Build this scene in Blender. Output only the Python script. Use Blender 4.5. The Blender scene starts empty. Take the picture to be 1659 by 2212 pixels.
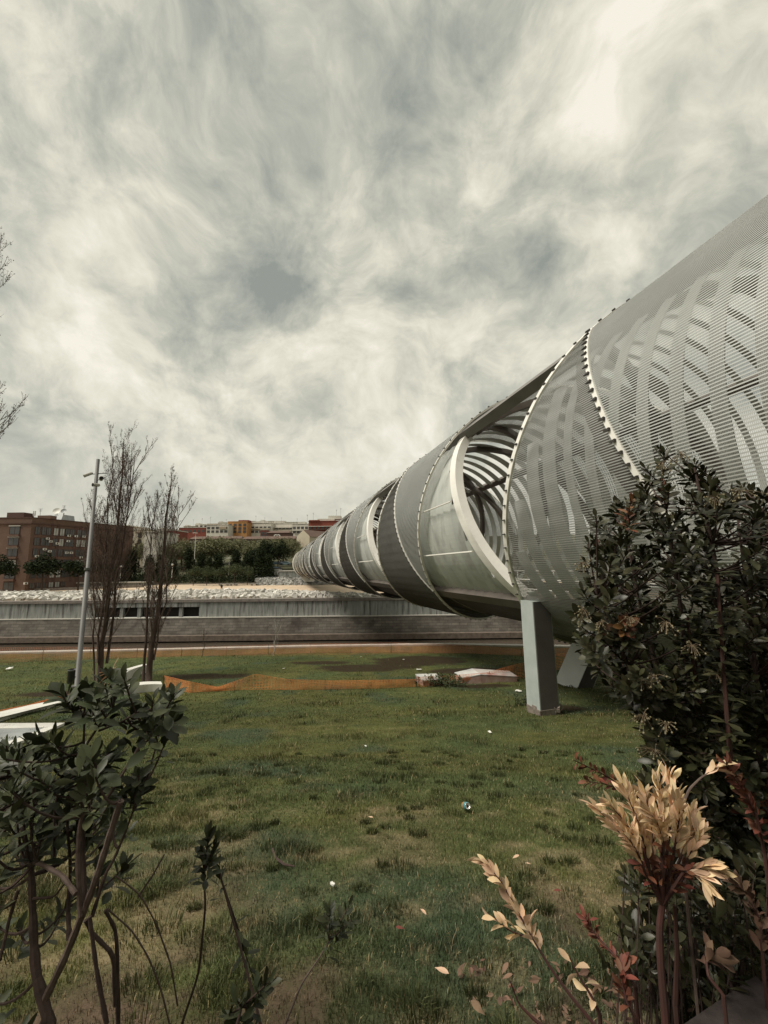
import bpy, math, random
import numpy as np
from mathutils import Vector, Matrix
random.seed(7); RNG = np.random.default_rng(7)
R = math.radians
S = bpy.context.scene
C = S.collection
EYE = 6.6                                   # the plaza across the river is z = 0

# ------------------------------------------------------------------ camera
FPX, CX, CY = 831.0, 829.5, 1106.0          # photograph laid out 1659 x 2212
PITCH, ROLL = R(7.5), R(0.6)
_f = np.array([0, math.cos(PITCH), math.sin(PITCH)]); _u0 = np.array([0, -math.sin(PITCH), math.cos(PITCH)])
_r0 = np.array([1.0, 0, 0])
_r = math.cos(ROLL) * _r0 - math.sin(ROLL) * _u0
_u = math.sin(ROLL) * _r0 + math.cos(ROLL) * _u0
cd = bpy.data.cameras.new("camera"); cam = bpy.data.objects.new("camera", cd); C.objects.link(cam)
cd.sensor_fit = 'HORIZONTAL'; cd.sensor_width = 36; cd.lens = 36 * FPX / 1659
cd.clip_start = 0.05; cd.clip_end = 6000
cam.matrix_world = Matrix(((_r[0], _u[0], -_f[0], 0), (_r[1], _u[1], -_f[1], 0), (_r[2], _u[2], -_f[2], EYE), (0, 0, 0, 1)))
S.camera = cam

# ------------------------------------------------------------------ sky and light
SUN_EL, SUN_AZ = R(54), R(-110)              # azimuth from +Y, negative = to the left
S.view_settings.view_transform = 'Standard'; S.view_settings.look = 'None'
S.view_settings.gamma = 1; S.view_settings.exposure = 0.5
W = bpy.data.worlds.new("World"); S.world = W; W.use_nodes = True
nt = W.node_tree; nt.nodes.clear()
def nd(t, **k):
    n = nt.nodes.new(t)
    for a, v in k.items(): setattr(n, a, v)
    return n
out = nd('ShaderNodeOutputWorld'); bg = nd('ShaderNodeBackground'); bg.inputs[1].default_value = 0.1
sky = nd('ShaderNodeTexSky', sky_type='NISHITA', sun_disc=False, sun_elevation=SUN_EL, sun_rotation=SUN_AZ)
tc = nd('ShaderNodeTexCoord'); sep = nd('ShaderNodeSeparateXYZ'); nt.links.new(tc.outputs['Generated'], sep.inputs[0])
def mth(op, a, b=None):
    n = nd('ShaderNodeMath', operation=op)
    for i, v in enumerate((a, b)):
        if v is None: continue
        if isinstance(v, (int, float)): n.inputs[i].default_value = v
        else: nt.links.new(v, n.inputs[i])
    return n.outputs[0]
wn = nd('ShaderNodeTexNoise'); wn.inputs['Scale'].default_value = 2.4; wn.inputs['Detail'].default_value = 3; nt.links.new(tc.outputs['Generated'], wn.inputs['Vector'])
wsub = nd('ShaderNodeVectorMath', operation='SUBTRACT'); nt.links.new(wn.outputs['Color'], wsub.inputs[0]); wsub.inputs[1].default_value = (0.5, 0.5, 0.5)
wsc = nd('ShaderNodeVectorMath', operation='SCALE'); nt.links.new(wsub.outputs[0], wsc.inputs[0]); wsc.inputs['Scale'].default_value = 0.34
wad = nd('ShaderNodeVectorMath', operation='ADD'); nt.links.new(tc.outputs['Generated'], wad.inputs[0]); nt.links.new(wsc.outputs[0], wad.inputs[1])
def noise(scale, detail, rough, dist, sc=(1, 1, 1), loc=(0, 0, 0)):
    mp = nd('ShaderNodeMapping'); mp.inputs['Scale'].default_value = sc; mp.inputs['Location'].default_value = loc
    nt.links.new(wad.outputs[0], mp.inputs[0])
    n = nd('ShaderNodeTexNoise'); n.inputs['Scale'].default_value = scale; n.inputs['Detail'].default_value = detail
    n.inputs['Roughness'].default_value = rough; n.inputs['Distortion'].default_value = dist
    nt.links.new(mp.outputs[0], n.inputs['Vector']); return n.outputs[0]
big = noise(2.2, 5, 0.52, 0.0, (1.0, 1.0, 1.35), (6.4, 2.9, 1.4))
med = noise(4.8, 12, 0.62, 0.0, (1.0, 1.0, 1.2), (0.6, 5.2, 2.0))
fine = noise(15.0, 8, 0.62, 0.0, (1, 1, 1.1), (8.0, 2.0, 1.0))
cl = mth('ADD', mth('ADD', mth('MULTIPLY', big, 0.42), mth('MULTIPLY', med, 0.46)), mth('MULTIPLY', fine, 0.12))
rp = nd('ShaderNodeValToRGB'); nt.links.new(cl, rp.inputs[0])
e = rp.color_ramp.elements
e[0].position = 0.39; e[0].color = (0.22, 0.235, 0.205, 1)
e[1].position = 0.62; e[1].color = (0.69, 0.655, 0.56, 1)
for p, c in ((0.445, (0.315, 0.32, 0.272, 1)), (0.50, (0.425, 0.42, 0.348, 1)), (0.555, (0.565, 0.54, 0.445, 1))):
    q = e.new(p); q.color = c
# calm veil of cloud towards the horizon
veil = nd('ShaderNodeMapRange'); nt.links.new(sep.outputs[2], veil.inputs[0])
veil.inputs[1].default_value = 0.0; veil.inputs[2].default_value = 0.30; veil.inputs[3].default_value = 0.75; veil.inputs[4].default_value = 0.0
mv = nd('ShaderNodeMix', data_type='RGBA'); nt.links.new(veil.outputs[0], mv.inputs[0])
nt.links.new(rp.outputs[0], mv.inputs[6]); mv.inputs[7].default_value = (0.49, 0.47, 0.39, 1)
scl = nd('ShaderNodeVectorMath', operation='SCALE'); nt.links.new(mv.outputs[2], scl.inputs[0]); scl.inputs['Scale'].default_value = 9.9
mx = nd('ShaderNodeMix', data_type='RGBA'); mx.inputs[0].default_value = 0.95
nt.links.new(sky.outputs[0], mx.inputs[6]); nt.links.new(scl.outputs[0], mx.inputs[7])
nt.links.new(mx.outputs[2], bg.inputs[0]); nt.links.new(bg.outputs[0], out.inputs[0])

sl = bpy.data.lights.new("sun", 'SUN'); sl.energy = 2.6; sl.angle = R(22); sl.color = (1.0, 0.93, 0.82)
so = bpy.data.objects.new("sun", sl); C.objects.link(so)
_sd = Vector((math.sin(SUN_AZ) * math.cos(SUN_EL), math.cos(SUN_AZ) * math.cos(SUN_EL), math.sin(SUN_EL)))
so.rotation_euler = _sd.to_track_quat('Z', 'Y').to_euler()

# ------------------------------------------------------------------ helpers
def at(px, py, Y):
    """world point seen at photo pixel (px, py), at world depth y = Y"""
    d = _f + _r * ((px - CX) / FPX) - _u * ((py - CY) / FPX)
    d = d * (Y / d[1]); return np.array([d[0], d[1], d[2] + EYE])

class MB:
    def __init__(s): s.v = []; s.f = {3: [], 4: []}; s.n = 0; s.col = []
    def add(s, v, f4=None, f3=None, col=None):
        v = np.asarray(v, float).reshape(-1, 3)
        if f4 is not None: s.f[4].append(np.asarray(f4, int).reshape(-1, 4) + s.n)
        if f3 is not None: s.f[3].append(np.asarray(f3, int).reshape(-1, 3) + s.n)
        s.v.append(v); s.n += len(v)
        if col is not None: s.col.append(np.broadcast_to(np.asarray(col, float), (len(v), 3)))
        return s
    def hexa(s, p):           # 8 corners: bottom ring 0-3, top ring 4-7
        return s.add(p, [(0, 3, 2, 1), (4, 5, 6, 7), (0, 1, 5, 4), (1, 2, 6, 5), (2, 3, 7, 6), (3, 0, 4, 7)])
    def box(s, c, d, rz=0.0):
        c = np.asarray(c, float); hx, hy, hz = d[0] / 2, d[1] / 2, d[2] / 2
        p = np.array([(-hx, -hy, -hz), (hx, -hy, -hz), (hx, hy, -hz), (-hx, hy, -hz), (-hx, -hy, hz), (hx, -hy, hz), (hx, hy, hz), (-hx, hy, hz)])
        k, q = math.cos(rz), math.sin(rz)
        p = p @ np.array([(k, q, 0), (-q, k, 0), (0, 0, 1)]); return s.hexa(p + c)
    def prism(s, poly, z0, z1):
        n = len(poly); lo = [(x, y, z0) for x, y in poly]; hi = [(x, y, z1) for x, y in poly]
        s.add(lo + hi, [(i, (i + 1) % n, n + (i + 1) % n, n + i) for i in range(n)])
        s.add(hi, None, [(0, i, i + 1) for i in range(1, n - 1)]); s.add(lo, None, [(0, i + 1, i) for i in range(1, n - 1)]); return s
    def sweep(s, P, a, b, closed=True):   # rectangular section swept along P; a, b = half-axes per point
        P, a, b = np.asarray(P), np.asarray(a), np.asarray(b); n = len(P)
        V = np.stack([P - a - b, P + a - b, P + a + b, P - a + b], 1).reshape(-1, 3)
        i = np.arange(n - 1)[:, None] * 4; j = np.arange(4)[None]
        F = np.stack([i + j, i + (j + 1) % 4, i + 4 + (j + 1) % 4, i + 4 + j], -1).reshape(-1, 4)
        s.add(V, F)
        if closed:
            s.f[4].append(np.array([(0, 3, 2, 1), (4 * n - 4, 4 * n - 3, 4 * n - 2, 4 * n - 1)]) + s.n - len(V))
        return s
    def tube(s, P, r, n=6, cap=True):
        P = np.asarray(P, float); m = len(P); r = np.broadcast_to(np.asarray(r, float), (m,))
        T = np.gradient(P, axis=0); T /= np.linalg.norm(T, axis=1)[:, None] + 1e-12
        ref = np.array([0, 0, 1.0]) if abs(T[0][2]) < 0.9 else np.array([1.0, 0, 0])
        A = np.cross(T, ref); A /= np.linalg.norm(A, axis=1)[:, None] + 1e-12; B = np.cross(T, A)
        g = np.arange(n) * 2 * np.pi / n
        V = P[:, None] + (np.cos(g)[None, :, None] * A[:, None] + np.sin(g)[None, :, None] * B[:, None]) * r[:, None, None]
        i = np.arange(m - 1)[:, None] * n; j = np.arange(n)[None]
        F = np.stack([i + j, i + (j + 1) % n, i + n + (j + 1) % n, i + n + j], -1).reshape(-1, 4)
        s.add(V.reshape(-1, 3), F)
        if cap and n >= 4:
            for base in (0, (m - 1) * n):
                q = [(base, base + k, base + k + 1) for k in range(1, n - 1)]
                s.f[3].append(np.array(q) + s.n - m * n)
        return s
    def lathe(s, prof, c=(0, 0, 0), n=12, M=None):
        prof = np.asarray(prof, float); g = np.arange(n) * 2 * np.pi / n
        V = np.stack([prof[:, None, 0] * np.cos(g), prof[:, None, 0] * np.sin(g), np.repeat(prof[:, 1:2], n, 1)], -1)
        if M is not None: V = V @ np.asarray(M).T
        m = len(prof); i = np.arange(m - 1)[:, None] * n; j = np.arange(n)[None]
        F = np.stack([i + j, i + (j + 1) % n, i + n + (j + 1) % n, i + n + j], -1).reshape(-1, 4)
        return s.add(V.reshape(-1, 3) + np.asarray(c), F)
    def ball(s, c, r, n=8, m=5, sq=(1, 1, 1)):
        t = np.linspace(0.02, np.pi - 0.02, m + 1)
        return s.lathe(np.stack([np.sin(t) * r * sq[0], -np.cos(t) * r * sq[2]], -1), c, n)
    def build(s, name, mat, parent=None, smooth=False, loc=None):
        V = np.concatenate(s.v) if s.v else np.zeros((0, 3))
        org = np.array(ORG.get(parent.name, (0, 0, 0)) if parent else (loc if loc is not None else (0, 0, 0)), float)
        me = bpy.data.meshes.new(name)
        q = np.concatenate(s.f[4]) if s.f[4] else np.zeros((0, 4), int); t = np.concatenate(s.f[3]) if s.f[3] else np.zeros((0, 3), int)
        me.vertices.add(len(V)); me.vertices.foreach_set('co', (V - org).astype(np.float32).ravel())
        me.loops.add(q.size + t.size); me.loops.foreach_set('vertex_index', np.concatenate([q.ravel(), t.ravel()]).astype(np.int32))
        me.polygons.add(len(q) + len(t))
        me.polygons.foreach_set('loop_start', np.concatenate([np.arange(len(q)) * 4, q.size + np.arange(len(t)) * 3]).astype(np.int32))
        me.update(calc_edges=True); me.validate()
        if s.col:
            ca = me.color_attributes.new('tint', 'FLOAT_COLOR', 'POINT'); c = np.concatenate(s.col)
            ca.data.foreach_set('color', np.concatenate([c, np.ones((len(c), 1))], 1).astype(np.float32).ravel())
        me.polygons.foreach_set('use_smooth', np.full(len(me.polygons), bool(smooth)))
        me.materials.append(mat)
        o = bpy.data.objects.new(name, me); C.objects.link(o)
        if parent: o.parent = parent; ORG[o.name] = tuple(org)
        elif loc is not None: o.location = loc; ORG[o.name] = tuple(loc)
        return o
ORG = {}
def tag(o, label, cat, group=None, kind=None):
    if label: o['label'] = label
    if cat: o['category'] = cat
    if group: o['group'] = group
    if kind: o['kind'] = kind
    return o
def thing(name, loc, label, cat, group=None):
    o = bpy.data.objects.new(name, None); C.objects.link(o); o.location = tuple(loc); o.empty_display_size = 0.2
    ORG[o.name] = tuple(loc); return tag(o, label, cat, group)
def struct(o): o['kind'] = 'structure'; return o
def copy_tree(o, loc=None, rz=None, sc=None, label=None, parent=None):
    c = o.copy(); C.objects.link(c)
    if parent: c.parent = parent
    if loc is not None: c.location = tuple(loc)
    if rz is not None: c.rotation_euler = (0, 0, rz)
    if sc is not None: c.scale = sc if isinstance(sc, tuple) else (sc, sc, sc)
    if label: c['label'] = label
    for ch in list(o.children): copy_tree(ch, parent=c)
    return c

def material(name, c1, c2=None, scale=4.0, rough=0.6, metal=0.0, bump=0.0, bscale=None, detail=6, lo=0.35, hi=0.65,
             island=0.0, spec=0.5, coord='Object', stretch=(1, 1, 1), c3=None, s3=1.0, l3=0.55, h3=0.65, brick=None, attr=None, transl=0.0):
    m = bpy.data.materials.new(name); m.use_nodes = True; t = m.node_tree; N, L = t.nodes, t.links
    b = N['Principled BSDF']; b.inputs['Roughness'].default_value = rough; b.inputs['Metallic'].default_value = metal
    b.inputs['Specular IOR Level'].default_value = spec
    co = N.new('ShaderNodeTexCoord'); mp = N.new('ShaderNodeMapping'); mp.inputs['Scale'].default_value = stretch
    L.new(co.outputs[coord], mp.inputs[0]); vec = mp.outputs[0]
    def noi(sc, de=detail):
        n = N.new('ShaderNodeTexNoise'); n.inputs['Scale'].default_value = sc; n.inputs['Detail'].default_value = de
        n.inputs['Roughness'].default_value = 0.6; L.new(vec, n.inputs['Vector']); return n.outputs[0]
    def rng(x, a, b_, c=0.0, d=1.0):
        n = N.new('ShaderNodeMapRange'); L.new(x, n.inputs[0])
        for i, v in enumerate((a, b_, c, d)): n.inputs[i + 1].default_value = v
        return n.outputs[0]
    def mix(f, a, b_, mode='MIX'):
        n = N.new('ShaderNodeMix'); n.data_type = 'RGBA'; n.blend_type = mode
        for i, v in ((0, f), (6, a), (7, b_)):
            if isinstance(v, (int, float)): n.inputs[i].default_value = v
            elif isinstance(v, tuple): n.inputs[i].default_value = (*v[:3], 1)
            else: L.new(v, n.inputs[i])
        return n.outputs[2]
    if attr:
        a = N.new('ShaderNodeAttribute'); a.attribute_name = attr; col = a.outputs['Color']
        if c2 is not None: col = mix(rng(noi(scale), lo, hi, 0, .5), col, c2)
    elif c2 is None: col = tuple(c1)
    else: col = mix(rng(noi(scale), lo, hi), c1, c2)
    if c3 is not None: col = mix(rng(noi(s3), l3, h3), col, c3)
    if brick:
        br = N.new('ShaderNodeTexBrick'); L.new(co.outputs[coord], br.inputs['Vector'])
        rotm = N.new('ShaderNodeMapping'); rotm.inputs['Rotation'].default_value = (R(90), 0, brick.get('rz', 0)); L.new(co.outputs[coord], rotm.inputs[0]); L.new(rotm.outputs[0], br.inputs['Vector'])
        br.inputs['Scale'].default_value = 1.0; br.inputs['Brick Width'].default_value = brick['w']; br.inputs['Row Height'].default_value = brick['h']
        br.inputs['Mortar Size'].default_value = brick.get('m', 0.02); br.inputs['Color1'].default_value = (1, 1, 1, 1)
        v = brick.get('v', 0.75); br.inputs['Color2'].default_value = (v, v, v, 1); k = brick.get('k', 0.5); br.inputs['Mortar'].default_value = (k, k, k, 1)
        col = mix(1.0, col, br.outputs['Color'], 'MULTIPLY')
    if island > 0:
        g = N.new('ShaderNodeNewGeometry'); hs = N.new('ShaderNodeHueSaturation')
        L.new(rng(g.outputs['Random Per Island'], 0, 1, 1 - island, 1 + island), hs.inputs['Value'])
        n2 = N.new('ShaderNodeMath'); n2.operation = 'FRACT'; n3 = N.new('ShaderNodeMath'); n3.operation = 'MULTIPLY'; n3.inputs[1].default_value = 17.3
        L.new(g.outputs['Random Per Island'], n3.inputs[0]); L.new(n3.outputs[0], n2.inputs[0])
        L.new(rng(n2.outputs[0], 0, 1, 0.5 - island * 0.05, 0.5 + island * 0.05), hs.inputs['Hue'])
        if isinstance(col, tuple): hs.inputs['Color'].default_value = (*col[:3], 1)
        else: L.new(col, hs.inputs['Color'])
        col = hs.outputs[0]
    if isinstance(col, tuple): b.inputs['Base Color'].default_value = (*col[:3], 1)
    else: L.new(col, b.inputs['Base Color'])
    if bump > 0:
        bp = N.new('ShaderNodeBump'); bp.inputs['Strength'].default_value = 1.0; bp.inputs['Distance'].default_value = bump
        L.new(noi(bscale or scale * 3), bp.inputs['Height']); L.new(bp.outputs[0], b.inputs['Normal'])
    if transl > 0:
        tr = N.new('ShaderNodeBsdfTranslucent'); ms = N.new('ShaderNodeMixShader'); ms.inputs[0].default_value = transl
        if isinstance(col, tuple): tr.inputs[0].default_value = (*col[:3], 1)
        else: L.new(col, tr.inputs[0])
        L.new(b.outputs[0], ms.inputs[1]); L.new(tr.outputs[0], ms.inputs[2]); L.new(ms.outputs[0], N['Material Output'].inputs[0])
    return m

# value noise for shaping ground and grass
_G = RNG.random((64, 64))
def vnoise(x, y):
    x, y = np.asarray(x, float), np.asarray(y, float); i, j = np.floor(x).astype(int), np.floor(y).astype(int); u, v = x - i, y - j
    u, v = u * u * (3 - 2 * u), v * v * (3 - 2 * v); g = lambda a, b: _G[a % 64, b % 64]
    return (g(i, j) * (1 - u) + g(i + 1, j) * u) * (1 - v) + (g(i, j + 1) * (1 - u) + g(i + 1, j + 1) * u) * v
def fbm(x, y, o=4):
    return sum(vnoise(x * 2**k + 11.3 * k, y * 2**k + 5.7 * k) * 0.5**(k + 1) for k in range(o))
_yy = np.linspace(-30, 32, 400)
_zz = np.interp(_yy, [-30, -9, 0, 1.5, 3.5, 8, 11.5, 14, 18, 25, 29, 32], [-1.42, -1.45, -1.5, -1.8, -2.3, -3.62, -4.5, -4.95, -5.55, -6.2, -6.4, -6.4])
_zz = np.convolve(np.pad(_zz, 4, 'edge'), np.ones(9) / 9, 'valid')
def gz(x, y):
    return EYE + np.interp(y, _yy, _zz) + np.interp(y, [-90, -40, -16, -7], [48, 30, 7, 0]) + (fbm(np.asarray(x) * 0.35, np.asarray(y) * 0.35, 3) - 0.45) * 0.14  # last slope term: unseen steep bank added behind the camera to block sky light
def hit(px, py):
    """lawn point under a photo pixel"""
    lo, hi = 0.6, 30.0
    for Y in np.linspace(0.6, 31, 900):
        p = at(px, py, Y)
        if p[2] <= gz(p[0], Y): return np.array([p[0], Y, float(gz(p[0], Y))])
    return at(px, py, 29.0)
# ------------------------------------------------------------------ materials
M = {}
M['lawn'] = material('lawn', (0.05, 0.06, 0.02), (0.035, 0.05, 0.015), 9, 0.95, bump=0.03, bscale=14, attr='tint', spec=0.1)
M['blade'] = material('grass_blade', (0.05, 0.06, 0.02), None, rough=0.7, attr='tint', island=0.35, spec=0.2, transl=0.15)
M['sand'] = material('sand', (0.50, 0.385, 0.27), (0.56, 0.45, 0.33), 0.35, 0.95, bump=0.02, bscale=6, c3=(0.30, 0.20, 0.13), s3=0.09, l3=0.60, h3=0.72, stretch=(0.4, 1, 1))
M['hill'] = material('hill', (0.045, 0.055, 0.022), (0.09, 0.08, 0.04), 0.12, 0.95, bump=0.2, bscale=1.0)
M['water'] = material('water', (0.055, 0.045, 0.034), (0.075, 0.06, 0.045), 0.3, 0.14, bump=0.03, bscale=1.5, stretch=(0.35, 1, 1))
M['concrete'] = material('concrete', (0.19, 0.20, 0.19), (0.33, 0.34, 0.32), 0.8, 0.9, bump=0.01, bscale=12, stretch=(2.2, 1, 0.25), c3=(0.06, 0.056, 0.05), s3=0.9, l3=0.50, h3=0.68)
M['coping'] = material('coping', (0.15, 0.13, 0.12), (0.25, 0.22, 0.19), 2, 0.9)
M['pale_coping'] = material('pale_coping', (0.50, 0.48, 0.43), (0.38, 0.36, 0.32), 3, 0.85)
M['stone_wall'] = material('stone_wall', (0.095, 0.082, 0.068), (0.16, 0.142, 0.12), 0.5, 0.95, bump=0.02, bscale=6, stretch=(1, 1, 1.5), c3=(0.05, 0.04, 0.035), s3=0.35, l3=0.52, h3=0.72, brick=dict(w=1.4, h=0.45, m=0.03, v=0.65, k=0.4))
M['ledge'] = material('ledge', (0.10, 0.075, 0.06), (0.17, 0.135, 0.105), 1.5, 0.9)
M['dark'] = material('dark_and_shade', (0.014, 0.012, 0.011), None, rough=0.9)  # near-black fill: paints shade in openings; also the lens colour
M['rock'] = material('rock', (0.40, 0.385, 0.35), (0.56, 0.54, 0.49), 1.2, 0.95, island=0.28, bump=0.03, bscale=4)
M['rubble'] = material('rubble', (0.19, 0.19, 0.175), (0.33, 0.32, 0.29), 1.2, 0.95, island=0.3)
M['paving'] = material('paving', (0.028, 0.021, 0.02), (0.045, 0.034, 0.032), 40, 0.85, bump=0.002, bscale=160)
M['mesh'] = material('woven_steel', (0.53, 0.548, 0.53), (0.61, 0.63, 0.61), 0.6, 0.4, metal=0.3)
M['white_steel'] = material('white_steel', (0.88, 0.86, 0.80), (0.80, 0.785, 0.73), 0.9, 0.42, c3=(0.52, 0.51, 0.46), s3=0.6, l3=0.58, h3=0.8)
M['grey_steel'] = material('grey_steel', (0.36, 0.39, 0.375), (0.45, 0.475, 0.45), 0.5, 0.45, c3=(0.30, 0.31, 0.29), s3=1.4, l3=0.58, h3=0.8)
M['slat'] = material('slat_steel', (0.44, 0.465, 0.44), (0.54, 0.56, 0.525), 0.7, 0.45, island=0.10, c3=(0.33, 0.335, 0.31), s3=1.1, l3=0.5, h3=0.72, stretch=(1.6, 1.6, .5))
M['dark_and_shade_steel'] = material('dark_and_shade_steel', (0.10, 0.085, 0.075), (0.14, 0.12, 0.105), 1.0, 0.5)  # dark chords; also the inner ribs' shade painted as colour
M['wire_shade'] = material('cross_wire_shade', (0.11, 0.10, 0.092), (0.15, 0.138, 0.127), 1.0, 0.5)  # same wire, with the further bands' shade put into the colour
M['wire'] = material('cross_wire', (0.20, 0.19, 0.175), (0.26, 0.25, 0.23), 1.0, 0.5, metal=0.3)
M['chord_shade_steel'] = material('chord_shade_steel', (0.15, 0.14, 0.128), (0.20, 0.19, 0.175), 1.0, 0.5)  # shade of the beam's underside put into its whole colour
M['clip'] = material('clip_steel', (0.04, 0.035, 0.03), None, rough=0.5)
M['deck'] = material('deck_timber', (0.13, 0.10, 0.075), (0.19, 0.15, 0.11), 3, 0.8, stretch=(1, 6, 1))
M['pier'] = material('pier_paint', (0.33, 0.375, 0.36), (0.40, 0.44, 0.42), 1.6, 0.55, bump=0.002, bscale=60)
M['pier_white'] = material('pier_paint_pale', (0.78, 0.79, 0.76), (0.70, 0.71, 0.69), 1.2, 0.6)
M['rough_concrete'] = material('rough_concrete', (0.26, 0.225, 0.19), (0.14, 0.115, 0.095), 6, 0.95, bump=0.02, bscale=20)

# ------------------------------------------------------------------ ground
def ss(a, b, x): t = np.clip((np.asarray(x, float) - a) / (b - a), 0, 1); return t * t * (3 - 2 * t)
SOIL = [(hit(*p)[:2], w) for p, w in (((905, 1428), (3.4, 1.9)), ((800, 1442), (3.2, 1.3)), ((1010, 1448), (2.4, 0.9)), ((690, 1432), (2.2, 0.6)), ((440, 1462), (2.6, 0.8)), ((1050, 1482), (1.3, 0.5)), ((1210, 1530), (1.0, 0.6)), ((150, 1500), (2.8, 0.7)))]
def lawn_tint(x, y):
    x, y = np.asarray(x, float), np.asarray(y, float)
    n1, n2, n3 = fbm(x * 0.55 + 3, y * 0.75, 4), fbm(x * 1.9 + 20, y * 2.4 + 9, 3), fbm(x * 0.22, y * 0.3 + 40, 3)
    g = np.stack([0.072 + 0.06 * (n1 - .45), 0.086 + 0.03 * (n1 - .45), 0.036 + 0.0 * n1], -1)
    g = g * (0.62 + 0.85 * n3)[..., None] * (0.55 + 0.9 * fbm(x * 3.1 + 4, y * 3.7 + 60, 3))[..., None] * np.array([1.22, 1.14, 1.02])
    blue = ss(0.52, 0.66, fbm(x * 0.5 + 50, y * 0.6 + 7, 3)); g = g * (1 - blue[..., None] * 0.8) + np.array([0.052, 0.075, 0.045]) * blue[..., None] * 0.8
    near = ss(7.5, 2.2, y)
    dry = ss(0.52, 0.64, n2 * 0.27 + fbm(x * 7 + 2, y * 9 + 8, 3) * .53 + n1 * 0.2 + 0.07 * near + 0.05 * ss(1.5, -2.5, x) * near) * (0.25 + 0.75 * near)
    g = g * (1 - dry[..., None] * 0.75) + np.array([0.27, 0.21, 0.13]) * dry[..., None] * 0.75
    bare = ss(0.53, 0.66, fbm(x * 2.9 + 7, y * 2.9 + 31, 3) + 0.10 * ss(2.6, 1.4, y) + 0.06 * ss(-.6, -1.6, x)) * ss(4.0, 1.5, y)
    g = g * (1 - bare[..., None]) + np.array([0.11, 0.075, 0.055]) * bare[..., None]
    s = np.zeros_like(x)
    for c, w in SOIL:
        d = ((x - c[0]) / w[0])**2 + ((y - c[1]) / w[1])**2
        s = np.maximum(s, ss(1.15, 0.55, d + 1.2 * (fbm(x * 1.3, y * 1.6, 3) - 0.45)))
    return g * (1 - s[..., None]) + np.array([0.034, 0.018, 0.014]) * s[..., None], s, dry
def grid(xs, ys, zf, tint=None):
    X, Y = np.meshgrid(xs, ys); Z = zf(X, Y); n, m = X.shape
    i = np.arange(n - 1)[:, None] * m; j = np.arange(m - 1)[None]
    b = MB(); b.add(np.stack([X, Y, Z], -1), np.stack([i + j, i + j + 1, i + m + j + 1, i + m + j], -1), None, tint(X, Y)[0].reshape(-1, 3) if tint else None); return b
EDGE = ([-140, -60, -29.4, -17.8, -6.3, 4.5, 14.3, 40, 140], [28.6, 28.8, 29.5, 30.0, 30.7, 30.9, 29.6, 28.8, 28.6])
edge_y = lambda x: np.interp(x, *EDGE)
xs = np.concatenate([np.linspace(-140, -34, 40), np.linspace(-33.5, 33.5, 300), np.linspace(34, 140, 40)])
ys = np.concatenate([np.linspace(-60, -2, 30), np.linspace(-1.8, 28, 200)])
b = grid(xs, ys, gz, lawn_tint)
lawn = struct(b.build('lawn', M['lawn'], smooth=True))
b = MB()                                                     # last strip of lawn up to the curved river edge
tt = np.linspace(0, 1, 6); X = np.repeat(xs[:, None], 6, 1); Y = 28 + (edge_y(X) - 28) * tt[None]
i = np.arange(len(xs) - 1)[:, None] * 6; j = np.arange(5)[None]
b.add(np.stack([X, Y, gz(X, Y)], -1), np.stack([i + j, i + 6 + j, i + 6 + j + 1, i + j + 1], -1), None, lawn_tint(X, Y)[0].reshape(-1, 3) * np.array([1.5, 1.0, 1.0]))
struct(b.build('river_bank', M['lawn'], smooth=True))
WZ = EYE - 13.5
b = MB(); b.add([(-300, 27, WZ), (300, 27, WZ), (300, 74, WZ), (-300, 74, WZ)], [(0, 1, 2, 3)]); struct(b.build('river', M['water']))
WY = 72.0
b = grid(np.linspace(-300, 300, 60), np.linspace(WY + 0.5, 126, 40), lambda x, y: 0.6 * ss(92, 120, y) + 0 * x)
struct(b.build('plaza', M['sand'], smooth=True))
hz = lambda x, y: np.interp(y, [117, 121, 128, 140, 180, 260, 400, 700, 1500, 5000], [-0.5, 0.9, 2.2, 4.2, 8.5, 18, 33, 50, 58, 60]) + (fbm(x * 0.03, y * 0.03, 3) - .45) * ss(125, 200, y) * 5
b = grid(np.concatenate([np.linspace(-3000, -310, 20), np.linspace(-300, 300, 90), np.linspace(310, 3000, 20)]), np.concatenate([np.linspace(117, 200, 30), np.linspace(210, 800, 30), np.linspace(900, 5000, 12)]), hz)
struct(b.build('hillside', M['hill'], smooth=True))

# promenade under the camera
zp = EYE - 1.5
def on_plane(px, py, z):
    d = _f + _r * ((px - CX) / FPX) - _u * ((py - CY) / FPX); k = (z - EYE) / d[2]; return np.array([d[0] * k, d[1] * k])
p1, p2 = on_plane(1470, 2212, zp), on_plane(1659, 2085, zp); dr = (p2 - p1) / np.linalg.norm(p2 - p1); nr = np.array([dr[1], -dr[0]])
PAVE_P, PAVE_N = p1, nr
b = MB()
for k in range(-7, 7):                                        # slabs with open joints
    for r_ in range(6):
        a0, a1 = p1 + dr * (k * 0.62 - 0.11 + 0.006), p1 + dr * (k * 0.62 + 0.51 - 0.006)
        o0, o1 = nr * (r_ * 0.62 + 0.004), nr * (r_ * 0.62 + 0.616)
        b.prism([tuple(q) for q in (a0 + o0, a0 + o1, a1 + o1, a1 + o0)], zp - 0.25, zp)
struct(b.build('pavement', M['paving']))

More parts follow.
